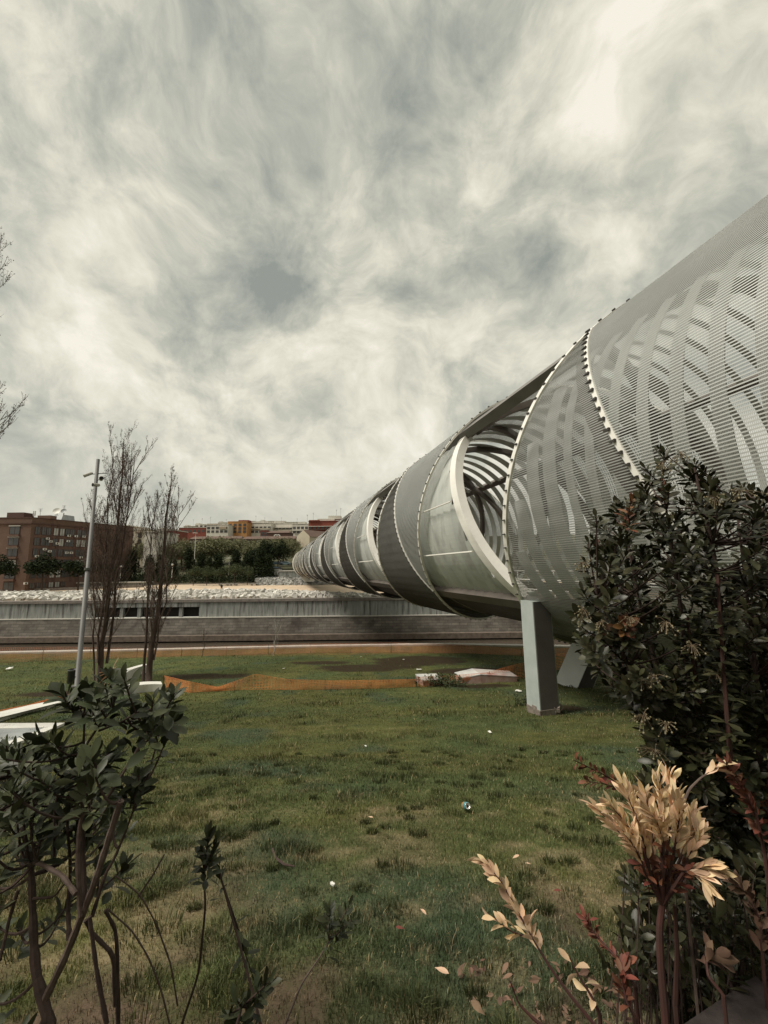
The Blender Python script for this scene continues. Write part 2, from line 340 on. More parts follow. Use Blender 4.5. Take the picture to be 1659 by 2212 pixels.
# ------------------------------------------------------------------ river walls
def wall_piece(x0, x1, prof, name, mat, parent, step=6.0):    # prof: closed (y, z) outline extruded along x
    b = MB(); n = len(prof); xsn = np.arange(x0, x1 + 1e-6, step) if step else np.array([x0, x1])
    if xsn[-1] < x1: xsn = np.append(xsn, x1)
    P = np.array([[(x, y, z) for y, z in prof] for x in xsn]).reshape(-1, 3)
    i = np.arange(len(xsn) - 1)[:, None] * n; j = np.arange(n)[None]
    b.add(P, np.stack([i + j, i + (j + 1) % n, i + n + (j + 1) % n, i + n + j], -1))
    b.add([P[k] for k in range(n)], None, [(0, k + 1, k) for k in range(1, n - 1)]); b.add(P[-n:], None, [(0, k, k + 1) for k in range(1, n - 1)])
    return b.build(name, mat, parent)
zr = lambda py, x=600, Y=WY: at(x, py, Y)[2]
zc, zc2, zm, zb = zr(1293), zr(1299), zr(1331), zr(1366)
fw = thing('river_wall', (0, WY, WZ), 'long two tier river wall, grey concrete over stone, below the far rocks', 'river wall')
x0b, x1b = at(206, 1320, WY)[0], at(430, 1320, WY)[0]
for xa, xb_ in ((-200, x0b), (x1b, 200)):
    wall_piece(xa, xb_, [(WY, zm), (WY + 0.05, zc2), (WY + 1.2, zc2), (WY + 1.2, zm)], 'concrete_face', M['concrete'], fw)
wall_piece(x0b, x1b, [(WY - 0.05, zr(1309)), (WY - 0.05, zc2), (WY + 1.2, zc2), (WY + 1.2, zr(1309))], 'lintel', M['concrete'], fw, 3)
wall_piece(x0b, x1b, [(WY + 0.75, zm), (WY + 0.75, zr(1309)), (WY + 1.1, zr(1309)), (WY + 1.1, zm)], 'recess_shade', M['dark'], fw, 0)  # dark sheet painting the shade inside the opening
for px in (262, 300, 338, 390):
    bx = MB(); c = at(px, 1320, WY); bx.box((c[0], WY + 0.35, (zm + zr(1309)) / 2), (0.6, 0.6, zr(1309) - zm)); bx.build('pillar', M['concrete'], fw)
wall_piece(-200, 200, [(WY - 0.15, zc2 + 0.004), (WY - 0.15, zc), (WY + 1.4, zc), (WY + 1.4, zc2 + 0.004)], 'coping', M['coping'], fw)
wall_piece(-200, 200, [(WY - 1.7, zb), (WY - 0.5, zm - 0.15), (WY + 1.2, zm - 0.15), (WY + 1.2, zb)], 'stone_face', M['stone_wall'], fw)
wall_piece(-200, 200, [(WY - 0.6, zm - 0.146), (WY - 0.6, zm), (WY - 0.004, zm), (WY - 0.004, zm - 0.146)], 'step', M['pale_coping'], fw)
wall_piece(-200, 200, [(WY - 2.6, WZ + 0.25), (WY - 2.6, zb - 0.004), (WY - 1, zb - 0.004), (WY - 1, WZ + 0.25)], 'footing', M['ledge'], fw)
wall_piece(-200, 200, [(WY - 2.2, WZ - 0.5), (WY - 2.2, WZ + 0.246), (WY - 1, WZ + 0.246), (WY - 1, WZ - 0.5)], 'undercut_shade', M['dark'], fw)  # dark strip painting the shade under the footing
nw = thing('bank_wall', (0, 29.5, WZ), 'near river bank wall with a pale coping line behind the orange netting', 'river wall')
xe = np.linspace(-135, 135, 136); P = np.stack([xe, edge_y(xe), 0 * xe], -1)
b = MB(); b.sweep(P + [0, 0.2, (EYE - 6.42 + WZ) / 2 - 0.2], np.tile([0, 0.2, 0], (136, 1)), np.tile([0, 0, (EYE - 6.42 - WZ) / 2], (136, 1))); b.build('wall_face', M['stone_wall'], nw)
b = MB(); b.sweep(P + [0, 0.2, EYE - 6.36], np.tile([0, 0.26, 0], (136, 1)), np.tile([0, 0, 0.06], (136, 1))); b.build('coping', M['pale_coping'], nw)

def rock_mesh(spots, sizes, flat=0.7):
    b = MB()
    base = np.array([(-1, -1, -1), (1, -1, -1), (1, 1, -1), (-1, 1, -1), (-.8, -.8, 1), (.8, -.8, 1), (.8, .8, 1), (-.8, .8, 1)], float)
    for (x, y, z), s in zip(spots, sizes):
        v = base * (1 + RNG.uniform(-.32, .32, (8, 3))) * np.array([s * RNG.uniform(.8, 1.5), s * RNG.uniform(.7, 1.1), s * flat * RNG.uniform(.6, 1.1)])
        q = Matrix.Rotation(RNG.uniform(0, 6.3), 3, 'Z') @ Matrix.Rotation(RNG.uniform(-.5, .5), 3, 'X') @ Matrix.Rotation(RNG.uniform(-.5, .5), 3, 'Y')
        b.hexa(v @ np.array(q).T + (x, y, z))
    return b
sp, sz = [], []
for k in range(3600):
    x = RNG.uniform(-100, 2); dmax = 15 * ss(2, -32, x) + 1.5; u = RNG.random(); y = WY + 1.9 + u * dmax
    sp.append((x, y, 0.12 + 1.0 * math.sin(math.pi * min(1, u * 0.9 + .1)) * (0.25 + 0.75 * float(ss(2, -30, x))) * RNG.uniform(.5, 1))); sz.append(RNG.uniform(.22, .6))
tag(rock_mesh(sp, sz).build('rocks', M['rock']), 'pale rubble rocks heaped along the top of the far river wall', 'rocks', kind='stuff')
sp, sz = [], []
for k in range(900):
    px, py = RNG.uniform(555, 735), RNG.uniform(1234, 1262); Y = 112 + (1262 - py) * 0.45
    sp.append((at(px, py, Y)[0], Y, 0.3 + (1262 - py) * 0.10)); sz.append(RNG.uniform(.25, .7))
tag(rock_mesh(sp, sz).build('rubble_slope', M['rubble']), 'grey boulder slope under the far end of the footbridge', 'rocks', kind='stuff')
bm_ = grid(np.linspace(-38, -8, 20), np.linspace(112, 130, 12), lambda x, y: -0.4 + 0.22 * (y - 112) * ss(-40, -33, x) + 0.1 * np.sin(x))
struct(bm_.build('earth_slope', M['hill'], smooth=True))

# ------------------------------------------------------------------ the footbridge
AZ_, EL_ = -0.3051, -0.0213
D = np.array([math.sin(AZ_) * math.cos(EL_), math.cos(AZ_) * math.cos(EL_), math.sin(EL_)])
H = np.array([math.cos(AZ_), -math.sin(AZ_), 0.0]); V_ = np.cross(H, D)
A0 = H * 12.9041 + V_ * 2.6403 + np.array([0, 0, EYE])
R0, TAP, PIT, E0_, HALF = 5.8396, 0.0135, 14.8577, 9.9041, 7.49
S0, S1 = -14.0, 119.0
def rad(s): return R0 - TAP * np.asarray(s)
def rdir(th): return -np.cos(th)[..., None] * H + np.sin(th)[..., None] * V_
def tdir(th): return np.sin(th)[..., None] * H + np.cos(th)[..., None] * V_
def surf(s, th, dr=0.0):
    s, th = np.broadcast_arrays(np.asarray(s, float), np.asarray(th, float))
    return A0 + s[..., None] * D + rdir(th) * (rad(s) + dr)[..., None]
def runs(mask):
    i = np.flatnonzero(mask)
    return [] if not len(i) else [g for g in np.split(i, np.flatnonzero(np.diff(i) > 1) + 1) if len(g) > 1]
def strip(b, s, th, dr, ha, hb, tilt=0.0):                    # box strip along (s(th), th): half width ha along the bridge, half depth hb radially
    for g in runs((s >= S0) & (s <= S1)):
        P = surf(s[g], th[g], dr); n = rdir(th[g]); a = np.tile(D, (len(g), 1)) * math.cos(tilt) + n * math.sin(tilt); c = -np.tile(D, (len(g), 1)) * math.sin(tilt) + n * math.cos(tilt)
        b.sweep(P, a * ha, c * hb)
bridge = thing('footbridge', surf(12, -1.5708).tolist(), 'silver tubular footbridge wrapped in a spiral of woven steel, crossing the river', 'footbridge')
Q = PIT / (2 * math.pi)
T1 = np.linspace(-np.pi / 2, 1.5 * np.pi, 97)
NR = 580
for k in range(-2, 9):
    tj = -np.pi / 2 + (np.arange(NR) + 0.5) * 2 * np.pi / NR
    e_ = E0_ + k * PIT - Q * tj; lo, hi = np.maximum(e_ - HALF, S0), np.minimum(e_, S1); seam = lambda t: 6.0 + k * PIT + Q * t
    ok = hi - lo > 0.05
    if not ok.any(): continue
    b = MB(); hw, hh = 0.0118, 0.005
    for t, a, c in zip(tj[ok], lo[ok], hi[ok]):
        tv = tdir(np.array([t]))[0] * hw; nv = rdir(np.array([t]))[0] * hh
        segs = [(a, c, 0.0)] if not (a < seam(t) < c) else [(a, seam(t), 0.05), (seam(t), c, 0.0)]
        for s_a, s_c, dr_ in segs:
            P = surf(np.array([s_a, s_c]), np.array([t, t]), dr_); b.sweep(P, np.tile(tv, (2, 1)), np.tile(nv, (2, 1)), False)
    # thin wires across the rods
    b.build('mesh_band', M['mesh'], bridge); b = MB()
    stepw, fd = (0.024, 0.0026) if k < 1 else (0.14, 0.022) if k < 3 else (0.30, 0.05)
    for s_w in np.arange(max(S0, E0_ + k * PIT - 1.5 * np.pi * Q - HALF), min(S1, E0_ + k * PIT + np.pi / 2 * Q), stepw):
        tw = np.linspace(-np.pi / 2, 1.5 * np.pi, 65); ew = E0_ + k * PIT - Q * tw
        for g in runs((s_w < ew) & (s_w > ew - HALF)):
            b.sweep(surf(s_w, tw[g], 0.012), np.tile(D * (0.0006 if k < 1 else 0.002 if k < 3 else 0.004), (len(g), 1)), rdir(tw[g]) * fd, False)
    if b.n: b.build('cross_wires', M['wire' if k < 1 else 'wire_shade'], bridge)['kind'] = 'stuff'
    # edges and seam
    b = MB()
    for off in (0.0, -HALF): strip(b, E0_ + k * PIT + off - Q * T1, T1, 0.02, 0.09 if off == 0 else 0.05, 0.045)
    if b.n: b.build('band_edge', M['white_steel'], bridge)
    b = MB(); ts = np.linspace(-0.74, 0.80, 40); strip(b, seam(ts), ts, 0.05, 0.06, 0.035)
    if b.n: b.build('seam_ring', M['white_steel'], bridge)
    b = MB(); tcl = np.arange(-np.pi / 2, 1.5 * np.pi, 0.42 / 5.5 if k < 3 else 0.1)
    for off in (0.0, -HALF):
        for t in tcl:
            s_ = E0_ + k * PIT + off - Q * t
            if S0 < s_ < S1: b.sweep(surf(np.array([s_ - 0.05, s_ + 0.05]), np.array([t, t]), 0.085), np.tile(tdir(np.array([t]))[0] * 0.016, (2, 1)), np.tile(rdir(np.array([t]))[0] * 0.028, (2, 1)))
    if S0 < seam(0) - 3 and seam(0) + 3 < S1:
        for t in np.arange(-0.70, 0.80, 0.05):
            b.sweep(surf(np.array([seam(t) - 0.03, seam(t) + 0.13]), np.array([t, t]), 0.115), tdir(np.array([t, t])) * np.array([[0.035], [0.01]]), rdir(np.array([t, t])) * np.array([[0.03], [0.01]]))
    if b.n: b.build('clip_row', M['clip'], bridge)['kind'] = 'stuff'

M['belly'] = material('belly_shade_steel', (0.04, 0.033, 0.03), (0.055, 0.046, 0.04), 1.0, 0.6)  # slat steel with the under-deck shade put into the colour
RIB0, CH = 14.05, 0.80
for k in range(-2, 9):
    for nm, m_, lo_t, hi_t, off, sg, ha, hb, dr_ in (('spiral_rib', 'white_steel', -0.78, 0.80, RIB0 - 0.1, 1, .25, .19, -.49), ('inner_rib', 'dark_and_shade_steel', 0.84, 2 * np.pi - 0.82, RIB0, 1, .17, .15, -.50),
            ('inner_rib', 'dark_and_shade_steel', -0.78, 2 * np.pi - 0.82, RIB0 - HALF + .06, 1, .17, .15, -.52), ('inner_rib', 'dark_and_shade_steel', 0.84, 2 * np.pi - 0.82, E0_, -1, .17, .15, -.56), ('inner_rib', 'dark_and_shade_steel', 0.84, 2 * np.pi - 0.82, E0_ - HALF, -1, .17, .15, -.56)):  # inner ribs share the rib paint; their shade is in the colour
        t_ = np.linspace(lo_t, hi_t, 40); b = MB(); strip(b, off + k * PIT + sg * Q * t_, t_, dr_, ha, hb)
        if b.n: b.build(nm, M[m_], bridge)
def panels(name, lo_t, hi_t, mat, step, rule, n=40):
    tq = np.linspace(lo_t, hi_t, n)
    for k in range(-2, 9):
        b = MB()
        for s_ in np.arange(math.ceil((k * PIT - 2.85) / step) * step, (k + 1) * PIT - 2.85, step):
            if not S0 < s_ < S1: continue
            hw_, keep_ = rule(s_, tq)
            for g in runs(keep_):
                strip(b, np.full(len(g), s_), tq[g], -0.45, hw_, 0.014, 0.13)
        if b.n: b.build(name, mat, bridge)
def kk(s_, t): return np.floor((s_ - (E0_ - Q * t)) / PIT)
def near_rule(s_, t):
    k = kk(s_, t); op = s_ < RIB0 + k * PIT + Q * t + 0.25        # above edge E_k and short of the rib: the open crescent
    return (0.125 if s_ < 8.6 else 0.22 if s_ < 12.2 else 0.335), ~op
def top_rule(s_, t):
    k = kk(s_, t); op = (s_ < E0_ - HALF + (k + 1) * PIT - Q * t) & (t < 1.4)
    return (0.11 if s_ < 10.5 else 0.35), (~op) & ((s_ < 10.5) == LOW)
def far_rule(s_, t): return (0.11 if s_ < 10.5 else 0.35), (t < 99) & ((s_ < 10.5) == LOW)
panels('slat_panel', -0.76, 0.76, M['slat'], 0.72, near_rule)
for LOW, stp in ((True, 0.72), (False, 1.08)): panels('roof_slat_panel', 0.84, np.pi - 0.82, M['slat'], stp, top_rule); panels('far_slat_panel', np.pi - 0.76, np.pi + 0.76, M['slat'], stp, far_rule)
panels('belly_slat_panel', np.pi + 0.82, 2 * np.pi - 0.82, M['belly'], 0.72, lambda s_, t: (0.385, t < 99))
sl_ = np.linspace(S0, S1, 40)
for t, mt, ha, hb in ((-0.80, 'dark_and_shade_steel', 0.24, 0.16), (np.pi + 0.80, 'dark_and_shade_steel', 0.24, 0.16), (0.80, 'chord_shade_steel', 0.30, 0.2), (np.pi - 0.80, 'dark_and_shade_steel', 0.20, 0.16)):
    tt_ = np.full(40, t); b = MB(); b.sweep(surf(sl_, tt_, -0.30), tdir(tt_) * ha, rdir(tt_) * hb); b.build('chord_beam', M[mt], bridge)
for k in range(0, 8):
    for t in (0.03, -0.365):
        sa, sb_ = RIB0 + k * PIT + Q * t + .1, E0_ + (k + 1) * PIT - HALF - Q * t
        if sb_ < S1: b = MB(); b.tube(surf(np.linspace(sa, sb_, 5), np.full(5, t), -0.16), 0.035, 5); b.build('stay_rod', M['white_steel'], bridge)
hd, wd = np.sin(-0.80) * (rad(sl_) - 0.3), np.cos(0.8) * (rad(sl_) - 0.35)
ctr = A0 + sl_[:, None] * D
b = MB(); b.sweep(ctr + V_ * (hd - 0.02)[:, None], H * wd[:, None], np.tile(V_ * 0.10, (40, 1))); b.build('deck', M['deck'], bridge)
for sd in (-1, 1):
    b = MB()
    for hh in (0.35, 0.7, 1.05): b.tube(ctr + V_ * (hd + 0.08 + hh)[:, None] + H * (sd * (wd - 0.35))[:, None], 0.03, 5)
    for s_ in np.arange(S0 + 1, S1, 2.0):
        hs, ws = math.sin(-0.8) * (rad(s_) - 0.3), math.cos(0.8) * (rad(s_) - 0.35)
        p = A0 + s_ * D + H * sd * (ws - 0.35); b.tube([p + V_ * (hs + 0.08), p + V_ * (hs + 1.13)], 0.025, 4)
    b.build('handrail', M['white_steel'], bridge)
b = MB(); tr_ = np.linspace(0, 2 * np.pi, 65); b.sweep(surf(S1 + 0.15, tr_, -0.1), np.tile(D * 0.2, (65, 1)), rdir(tr_) * 0.2, False); b.build('end_ring', M['white_steel'], bridge)
# piers
def leg(name, p_bot, p_top, da, dh, mat, taper=1.0):
    b = MB(); p_bot, p_top = np.asarray(p_bot, float), np.asarray(p_top, float); d2 = np.array([D[0], D[1], 0]) / math.hypot(D[0], D[1])
    lo = [p_bot, p_bot + H * dh, p_bot + H * dh + d2 * da, p_bot + d2 * da]; hi = [p_top, p_top + H * dh * taper, p_top + (H * dh + d2 * da) * taper, p_top + d2 * da * taper]
    b.hexa(lo + hi); return b.build(name, mat, bridge)
pb = at(1167, 1534, 12.4); pt = at(1150, 1300, 12.6)
foot = np.array([pb[0], pb[1], pb[2]])
lg = leg('pier_leg', foot + [0, 0, -0.06], np.array([pt[0], pt[1], pt[2]]), 0.62, 0.72, M['pier'], 0.97)
b = MB(); d2 = np.array([D[0], D[1], 0]); zg = float(gz(foot[0], foot[1])) - 0.3
for q in range(14):
    c = foot + H * RNG.uniform(-.02, .74) + d2 * RNG.uniform(-.02, .64); b.hexa(np.array(rock_mesh([(c[0], c[1], foot[2] + RNG.uniform(-.12, .04))], [0.09]).v[0]))
b.prism([tuple((foot + H * u + d2 * v)[:2]) for u, v in ((-.03, -.03), (.74, -.02), (.72, .64), (-.02, .62))], zg, foot[2] - 0.02); b.build('broken_plinth', M['rough_concrete'], lg)
M['pier_side'] = material('pier_side_shade', (0.085, 0.078, 0.075), (0.11, 0.10, 0.097), 1.5, 0.6)  # dark colour paints the shade on the legs' camera-facing sides
b1, t1 = at(1244, 1480, 17.4), at(1330, 1290, 17.6)
lg2 = leg('pier_leg', [b1[0], b1[1], gz(b1[0], b1[1]) - 0.1], t1, 1.3, 0.9, M['pier_white'])
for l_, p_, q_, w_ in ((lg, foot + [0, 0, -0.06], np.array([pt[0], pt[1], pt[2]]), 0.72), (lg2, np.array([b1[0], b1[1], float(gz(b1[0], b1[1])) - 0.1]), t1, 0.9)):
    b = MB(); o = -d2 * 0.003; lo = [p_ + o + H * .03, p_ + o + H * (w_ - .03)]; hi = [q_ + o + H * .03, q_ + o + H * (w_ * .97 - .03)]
    b.hexa([lo[0] + o * 3, lo[1] + o * 3, lo[1] - o * 2, lo[0] - o * 2, hi[0] + o * 3, hi[1] + o * 3, hi[1] - o * 2, hi[0] - o * 2]); b.build('side_shade_panel', M['pier_side'], l_)  # thin sheet added to carry this side's painted shade
for (xa, xb_, w) in ((665, 651, 1.0), (672, 684, 0.8)):
    a_, c_ = at(xa, 1254, 113), at(xb_, 1240, 113.5); leg('pier_leg', a_ - [w, 0, .4], c_ - [w, 0, 0], 0.8, w * 1.9, M['pier_white'])
# ------------------------------------------------------------------ buildings
M['brick'] = material('brick', (0.125, 0.074, 0.054), (0.155, 0.092, 0.067), 0.5, 0.9, brick=dict(w=0.5, h=0.16, m=0.012, v=0.85, k=0.7))
M['brick_dark'] = material('brick_dark', (0.078, 0.042, 0.032), (0.10, 0.053, 0.04), 0.6, 0.9)
M['glass'] = material('window_glass', (0.035, 0.036, 0.036), (0.07, 0.07, 0.07), 0.3, 0.15)
M['blind'] = material('window_blind', (0.28, 0.29, 0.27), (0.40, 0.40, 0.37), 1.0, 0.5)
M['frame'] = material('window_frame', (0.055, 0.03, 0.025), None, rough=0.5)
M['white_plaster'] = material('white_plaster', (0.62, 0.59, 0.52), (0.52, 0.49, 0.43), 0.25, 0.9)
M['beige_plaster'] = material('beige_plaster', (0.42, 0.37, 0.28), (0.50, 0.45, 0.35), 0.2, 0.9)
M['tan_plaster'] = material('tan_plaster', (0.30, 0.24, 0.17), (0.36, 0.29, 0.21), 0.2, 0.9)
M['orange_plaster'] = material('orange_plaster', (0.36, 0.18, 0.065), (0.42, 0.22, 0.085), 0.3, 0.9)
M['red_brick'] = material('red_brick', (0.22, 0.055, 0.038), (0.17, 0.045, 0.03), 0.4, 0.9)
M['tile'] = material('roof_tile', (0.10, 0.065, 0.052), (0.145, 0.092, 0.072), 0.8, 0.9)
M['zinc'] = material('zinc', (0.26, 0.28, 0.29), (0.36, 0.38, 0.38), 0.8, 0.5)
M['white_paint'] = material('white_paint', (0.72, 0.71, 0.66), (0.62, 0.61, 0.56), 4, 0.6)
M['metal_dark'] = material('metal_dark', (0.03, 0.028, 0.027), None, rough=0.5)

K1, K2 = at(61, 1200, 100.0), at(246, 1200, 122.0)
ur = np.array([K2[0] - K1[0], K2[1] - K1[1], 0]); LR = np.linalg.norm(ur); ur /= LR; nrm = np.array([ur[1], -ur[0], 0])   # right facade, outward normal to the right/front
Zt, Zb = at(61, 1118.5, 100)[2], 0.3
bb = thing('brick_apartment_building', (K1[0], K1[1], Zb), 'large brown brick apartment block with many air conditioners at the far left', 'building')
k1 = np.array([K1[0], K1[1]]); k2 = k1 + ur[:2] * (LR + 6); lf = np.array([-34.0, 0.0])
b = MB(); b.prism([tuple(q) for q in (k1, k2, k2 + lf, k1 + lf)], Zb - 2, Zt); b.build('wall', M['brick'], bb)
b = MB(); b.prism([tuple(q) for q in (k1 + nrm[:2] * .25 - ur[:2] * .25, k2 + nrm[:2] * .25, k2 + lf, k1 + lf - ur[:2] * .25)], Zt - 1.55, Zt - 1.35); b.build('cornice', M['brick_dark'], bb)
b = MB(); b.prism([tuple(q) for q in (k1 + nrm[:2] * .12 - ur[:2] * .12, k2 + nrm[:2] * .12, k2 + lf, k1 + lf - ur[:2] * .12)], Zt, Zt + 0.18); b.build('parapet', M['brick_dark'], bb)
def face_win(parent, o, u, n, w, h, matp, split=2, name='window', deep=0.12):
    """window with frame and pane centred at o on a facade with direction u and outward normal n"""
    o, u, n = np.asarray(o, float), np.asarray(u, float), np.asarray(n, float); z = np.array([0, 0, 1.0])
    b = MB(); t = 0.09
    def slab(c, hw, hh, hd):
        c = np.asarray(c); b.hexa([c - u * hw - n * hd - z * hh, c + u * hw - n * hd - z * hh, c + u * hw + n * hd - z * hh, c - u * hw + n * hd - z * hh, c - u * hw - n * hd + z * hh, c + u * hw - n * hd + z * hh, c + u * hw + n * hd + z * hh, c - u * hw + n * hd + z * hh])
    slab(o + z * (h / 2 - t / 2), w / 2, t / 2, 0.07); slab(o - z * (h / 2 - t / 2), w / 2, t / 2, 0.09)
    for s_ in (-1, 1): slab(o + u * s_ * (w / 2 - t / 2), t / 2, h / 2 - t, 0.068)
    for q in range(1, split): slab(o + u * (-w / 2 + w * q / split), 0.04, h / 2 - t, 0.06)
    f = b.build(name, M['frame'], parent)
    b = MB(); slab(o, w / 2 - t, h / 2 - t, 0.03); b.build('pane', matp, f); return f
rows = [9.35, 6.45, 3.6, 0.75, -2.1, -5.0]
cols = [525, 630, 695, 815, 915, 1000, 1075, 1180, 1260, 1330]
def u_of(px):                                                # photo x -> metres along the right facade
    best = min(np.linspace(0, LR, 400), key=lambda t: abs((np.dot(np.array([K1[0] + ur[0] * t, K1[1] + ur[1] * t, 0]), _r) / np.dot(np.array([K1[0] + ur[0] * t, K1[1] + ur[1] * t, 0]), _f)) * FPX + CX - px)); return float(best)
us = [u_of(c * 0.1389 + (0 if True else 0)) for c in cols]
for ri, zr_ in enumerate(rows):
    for ci, u_ in enumerate(us):
        if ri == 5 and ci > 5: continue
        bay = ci in (3, 4, 7, 8)
        o = K1 * [1, 1, 0] + ur * u_ + np.array([0, 0, zr_ + EYE]) + nrm * 0.06
        face_win(bb, o, ur, nrm, 1.25, 2.1 if ri < 5 else 1.5, M['blind'] if bay and RNG.random() < .6 else M['glass'], 2)
for u_ in (us[3] - 1.0, us[4] - 1.0, us[7] - 1.0, us[8] - 1.0):  # dark downpipe recess strips beside the bays
    b = MB(); o = K1 * [1, 1, 0] + ur * u_ + nrm * 0.03; c = o + np.array([0, 0, (Zt - 2 + 2) / 2 + .5]); b.hexa([c + ur * sx * .35 + nrm * sy * .04 + np.array([0, 0, sz_ * (Zt / 2 - 1.6)]) for sz_ in (-1, 1) for sx, sy in ((-1, -1), (1, -1), (1, 1), (-1, 1))]); b.build('recess_strip', M['brick_dark'], bb)
lx = np.array([-1.0, 0, 0]); ln = np.array([0, -1.0, 0])
for ri, zr_ in enumerate(rows):
    o = np.array([K1[0] - 4.2, K1[1] - 0.06, zr_ + EYE]); face_win(bb, o, lx, ln, 2.7, 2.0, M['blind'] if ri == 3 else M['glass'], 2)
    b = MB(); b.box((o[0], o[1] - .25, o[2] - 1.35), (3.1, 0.5, 0.5)); b.build('balcony_ledge', M['brick'], bb)
    if ri in (0, 1, 2): b = MB(); b.box((o[0], o[1] - .12, o[2] + 1.15), (3.0, 0.2, 0.14)); b.build('awning_rail', M['white_paint'], bb)
for ci, ri, du, dz in ((5, 0, .2, -.9), (6, 0, .9, -.9), (8, 0, -.2, -.9), (2, 1, -.2, .9), (3, 1, -1.3, .2), (4, 1, -1.2, -.3), (5, 1, .1, .5), (2, 2, -.7, .9), (3, 2, -1.3, .4), (0, 2, .2, -1.0), (5, 2, 0, .1), (6, 2, 0, .1), (7, 2, .9, -1.2), (6, 3, .9, -.5), (3, 4, .3, .6), (0, 5, -1.6, .7)):
    o = K1 * [1, 1, 0] + ur * (us[ci] + du) + np.array([0, 0, rows[ri] + EYE + dz]) + nrm * 0.36
    b = MB(); b.hexa([o + ur * sx * .38 + nrm * sy * .18 + np.array([0, 0, s_ * .27]) for s_ in (-1, 1) for sx, sy in ((-1, -1), (1, -1), (1, 1), (-1, 1))]); a = b.build('air_conditioner', M['white_paint'], bb)
    b = MB(); b.lathe([(0.0, 0.02), (0.2, 0.02), (0.22, 0.0)], o + nrm * 0.185, 10, np.stack([ur, np.array([0, 0, 1.0]), nrm], 1)); b.build('fan_grille', M['metal_dark'], a)
b = MB(); b.box((K1[0] - 6, K1[1] + 3, Zt + .9), (4.5, 3, 1.5)); b.build('roof_hut', M['brick_dark'], bb)
b = MB(); b.box((K1[0] + ur[0] * 4 - 1, K1[1] + 4.2, Zt + .55), (3.5, 2, .9)); b.build('roof_hut', M['brick'], bb)
hx, hy = at(123, 1115, 111)[:2]; hz_ = Zt + 0.2
b = MB(); b.add([(hx - 3, hy - 2, hz_), (hx + 3, hy - 2, hz_), (hx + 3, hy + 3, hz_), (hx - 3, hy + 3, hz_), (hx - 2.4, hy - 1, hz_ + 1.9), (hx + 2.6, hy - 1, hz_ + 1.9), (hx + 2.6, hy + 3, hz_ + 1.9), (hx - 2.4, hy + 3, hz_ + 1.9)], [(0, 1, 5, 4), (1, 2, 6, 5), (2, 3, 7, 6), (3, 0, 4, 7), (4, 5, 6, 7)]); hut = b.build('roof_hut', M['zinc'], bb)
for dx, s_ in ((0.4, 1.0), (2.4, .75)):
    d = thing('satellite_dish', (hx + dx, hy - .5, hz_ + 1.9), 'satellite dish %s on the zinc roof hut' % ('larger pale one' if dx < 1 else 'smaller dark one beside the aerial'), 'satellite dish', 'rooftop satellite dishes')
    q = Matrix.Rotation(R(62), 3, 'X') @ Matrix.Rotation(0.2, 3, 'Y')
    b = MB(); rr = np.linspace(0, 1, 6); b.lathe(np.stack([rr * s_, 0.28 * rr**2 * s_], -1), (hx + dx, hy - .6, hz_ + 2.9), 14, np.array(q)); b.build('bowl', M['white_paint'] if dx < 1 else M['zinc'], d)
    b = MB(); b.tube([(hx + dx, hy - .5, hz_ + 1.9), (hx + dx, hy - .45, hz_ + 2.9)], .06, 5); b.build('mast', M['metal_dark'], d)
def aerial(px, py, Y, h, label, zbase=None):
    p = at(px, py, Y); b = MB(); z0 = p[2] - h
    b.tube([(p[0], Y, z0), p], 0.05, 4)
    for q in range(4): b.tube([(p[0] - .6 + .08 * q, Y, p[2] - .25 * q), (p[0] + .6 - .08 * q, Y, p[2] - .25 * q)], 0.03, 3)
    return tag(b.build('roof_aerial', M['metal_dark'], loc=(p[0], Y, z0)), label, 'aerial', 'rooftop aerials')
aerial(139, 1092, 111, 3.6, 'comb shaped television aerial beside the smaller satellite dish')
aerial(88, 1099, 106, 3.0, 'thin aerial standing on the brick block between roof hut and dishes')
for px in (73, 76.5):
    p = at(px, 1104, 104); b = MB(); b.tube([(p[0], 104, Zt + .9), p], .14, 6); tag(b.build('vent_pipe', M['white_paint'], loc=(p[0], 104, Zt + .9)), '%s of two white vent pipes on the brick block roof' % ('left' if px < 75 else 'right'), 'vent pipe', 'rooftop vent pipes')

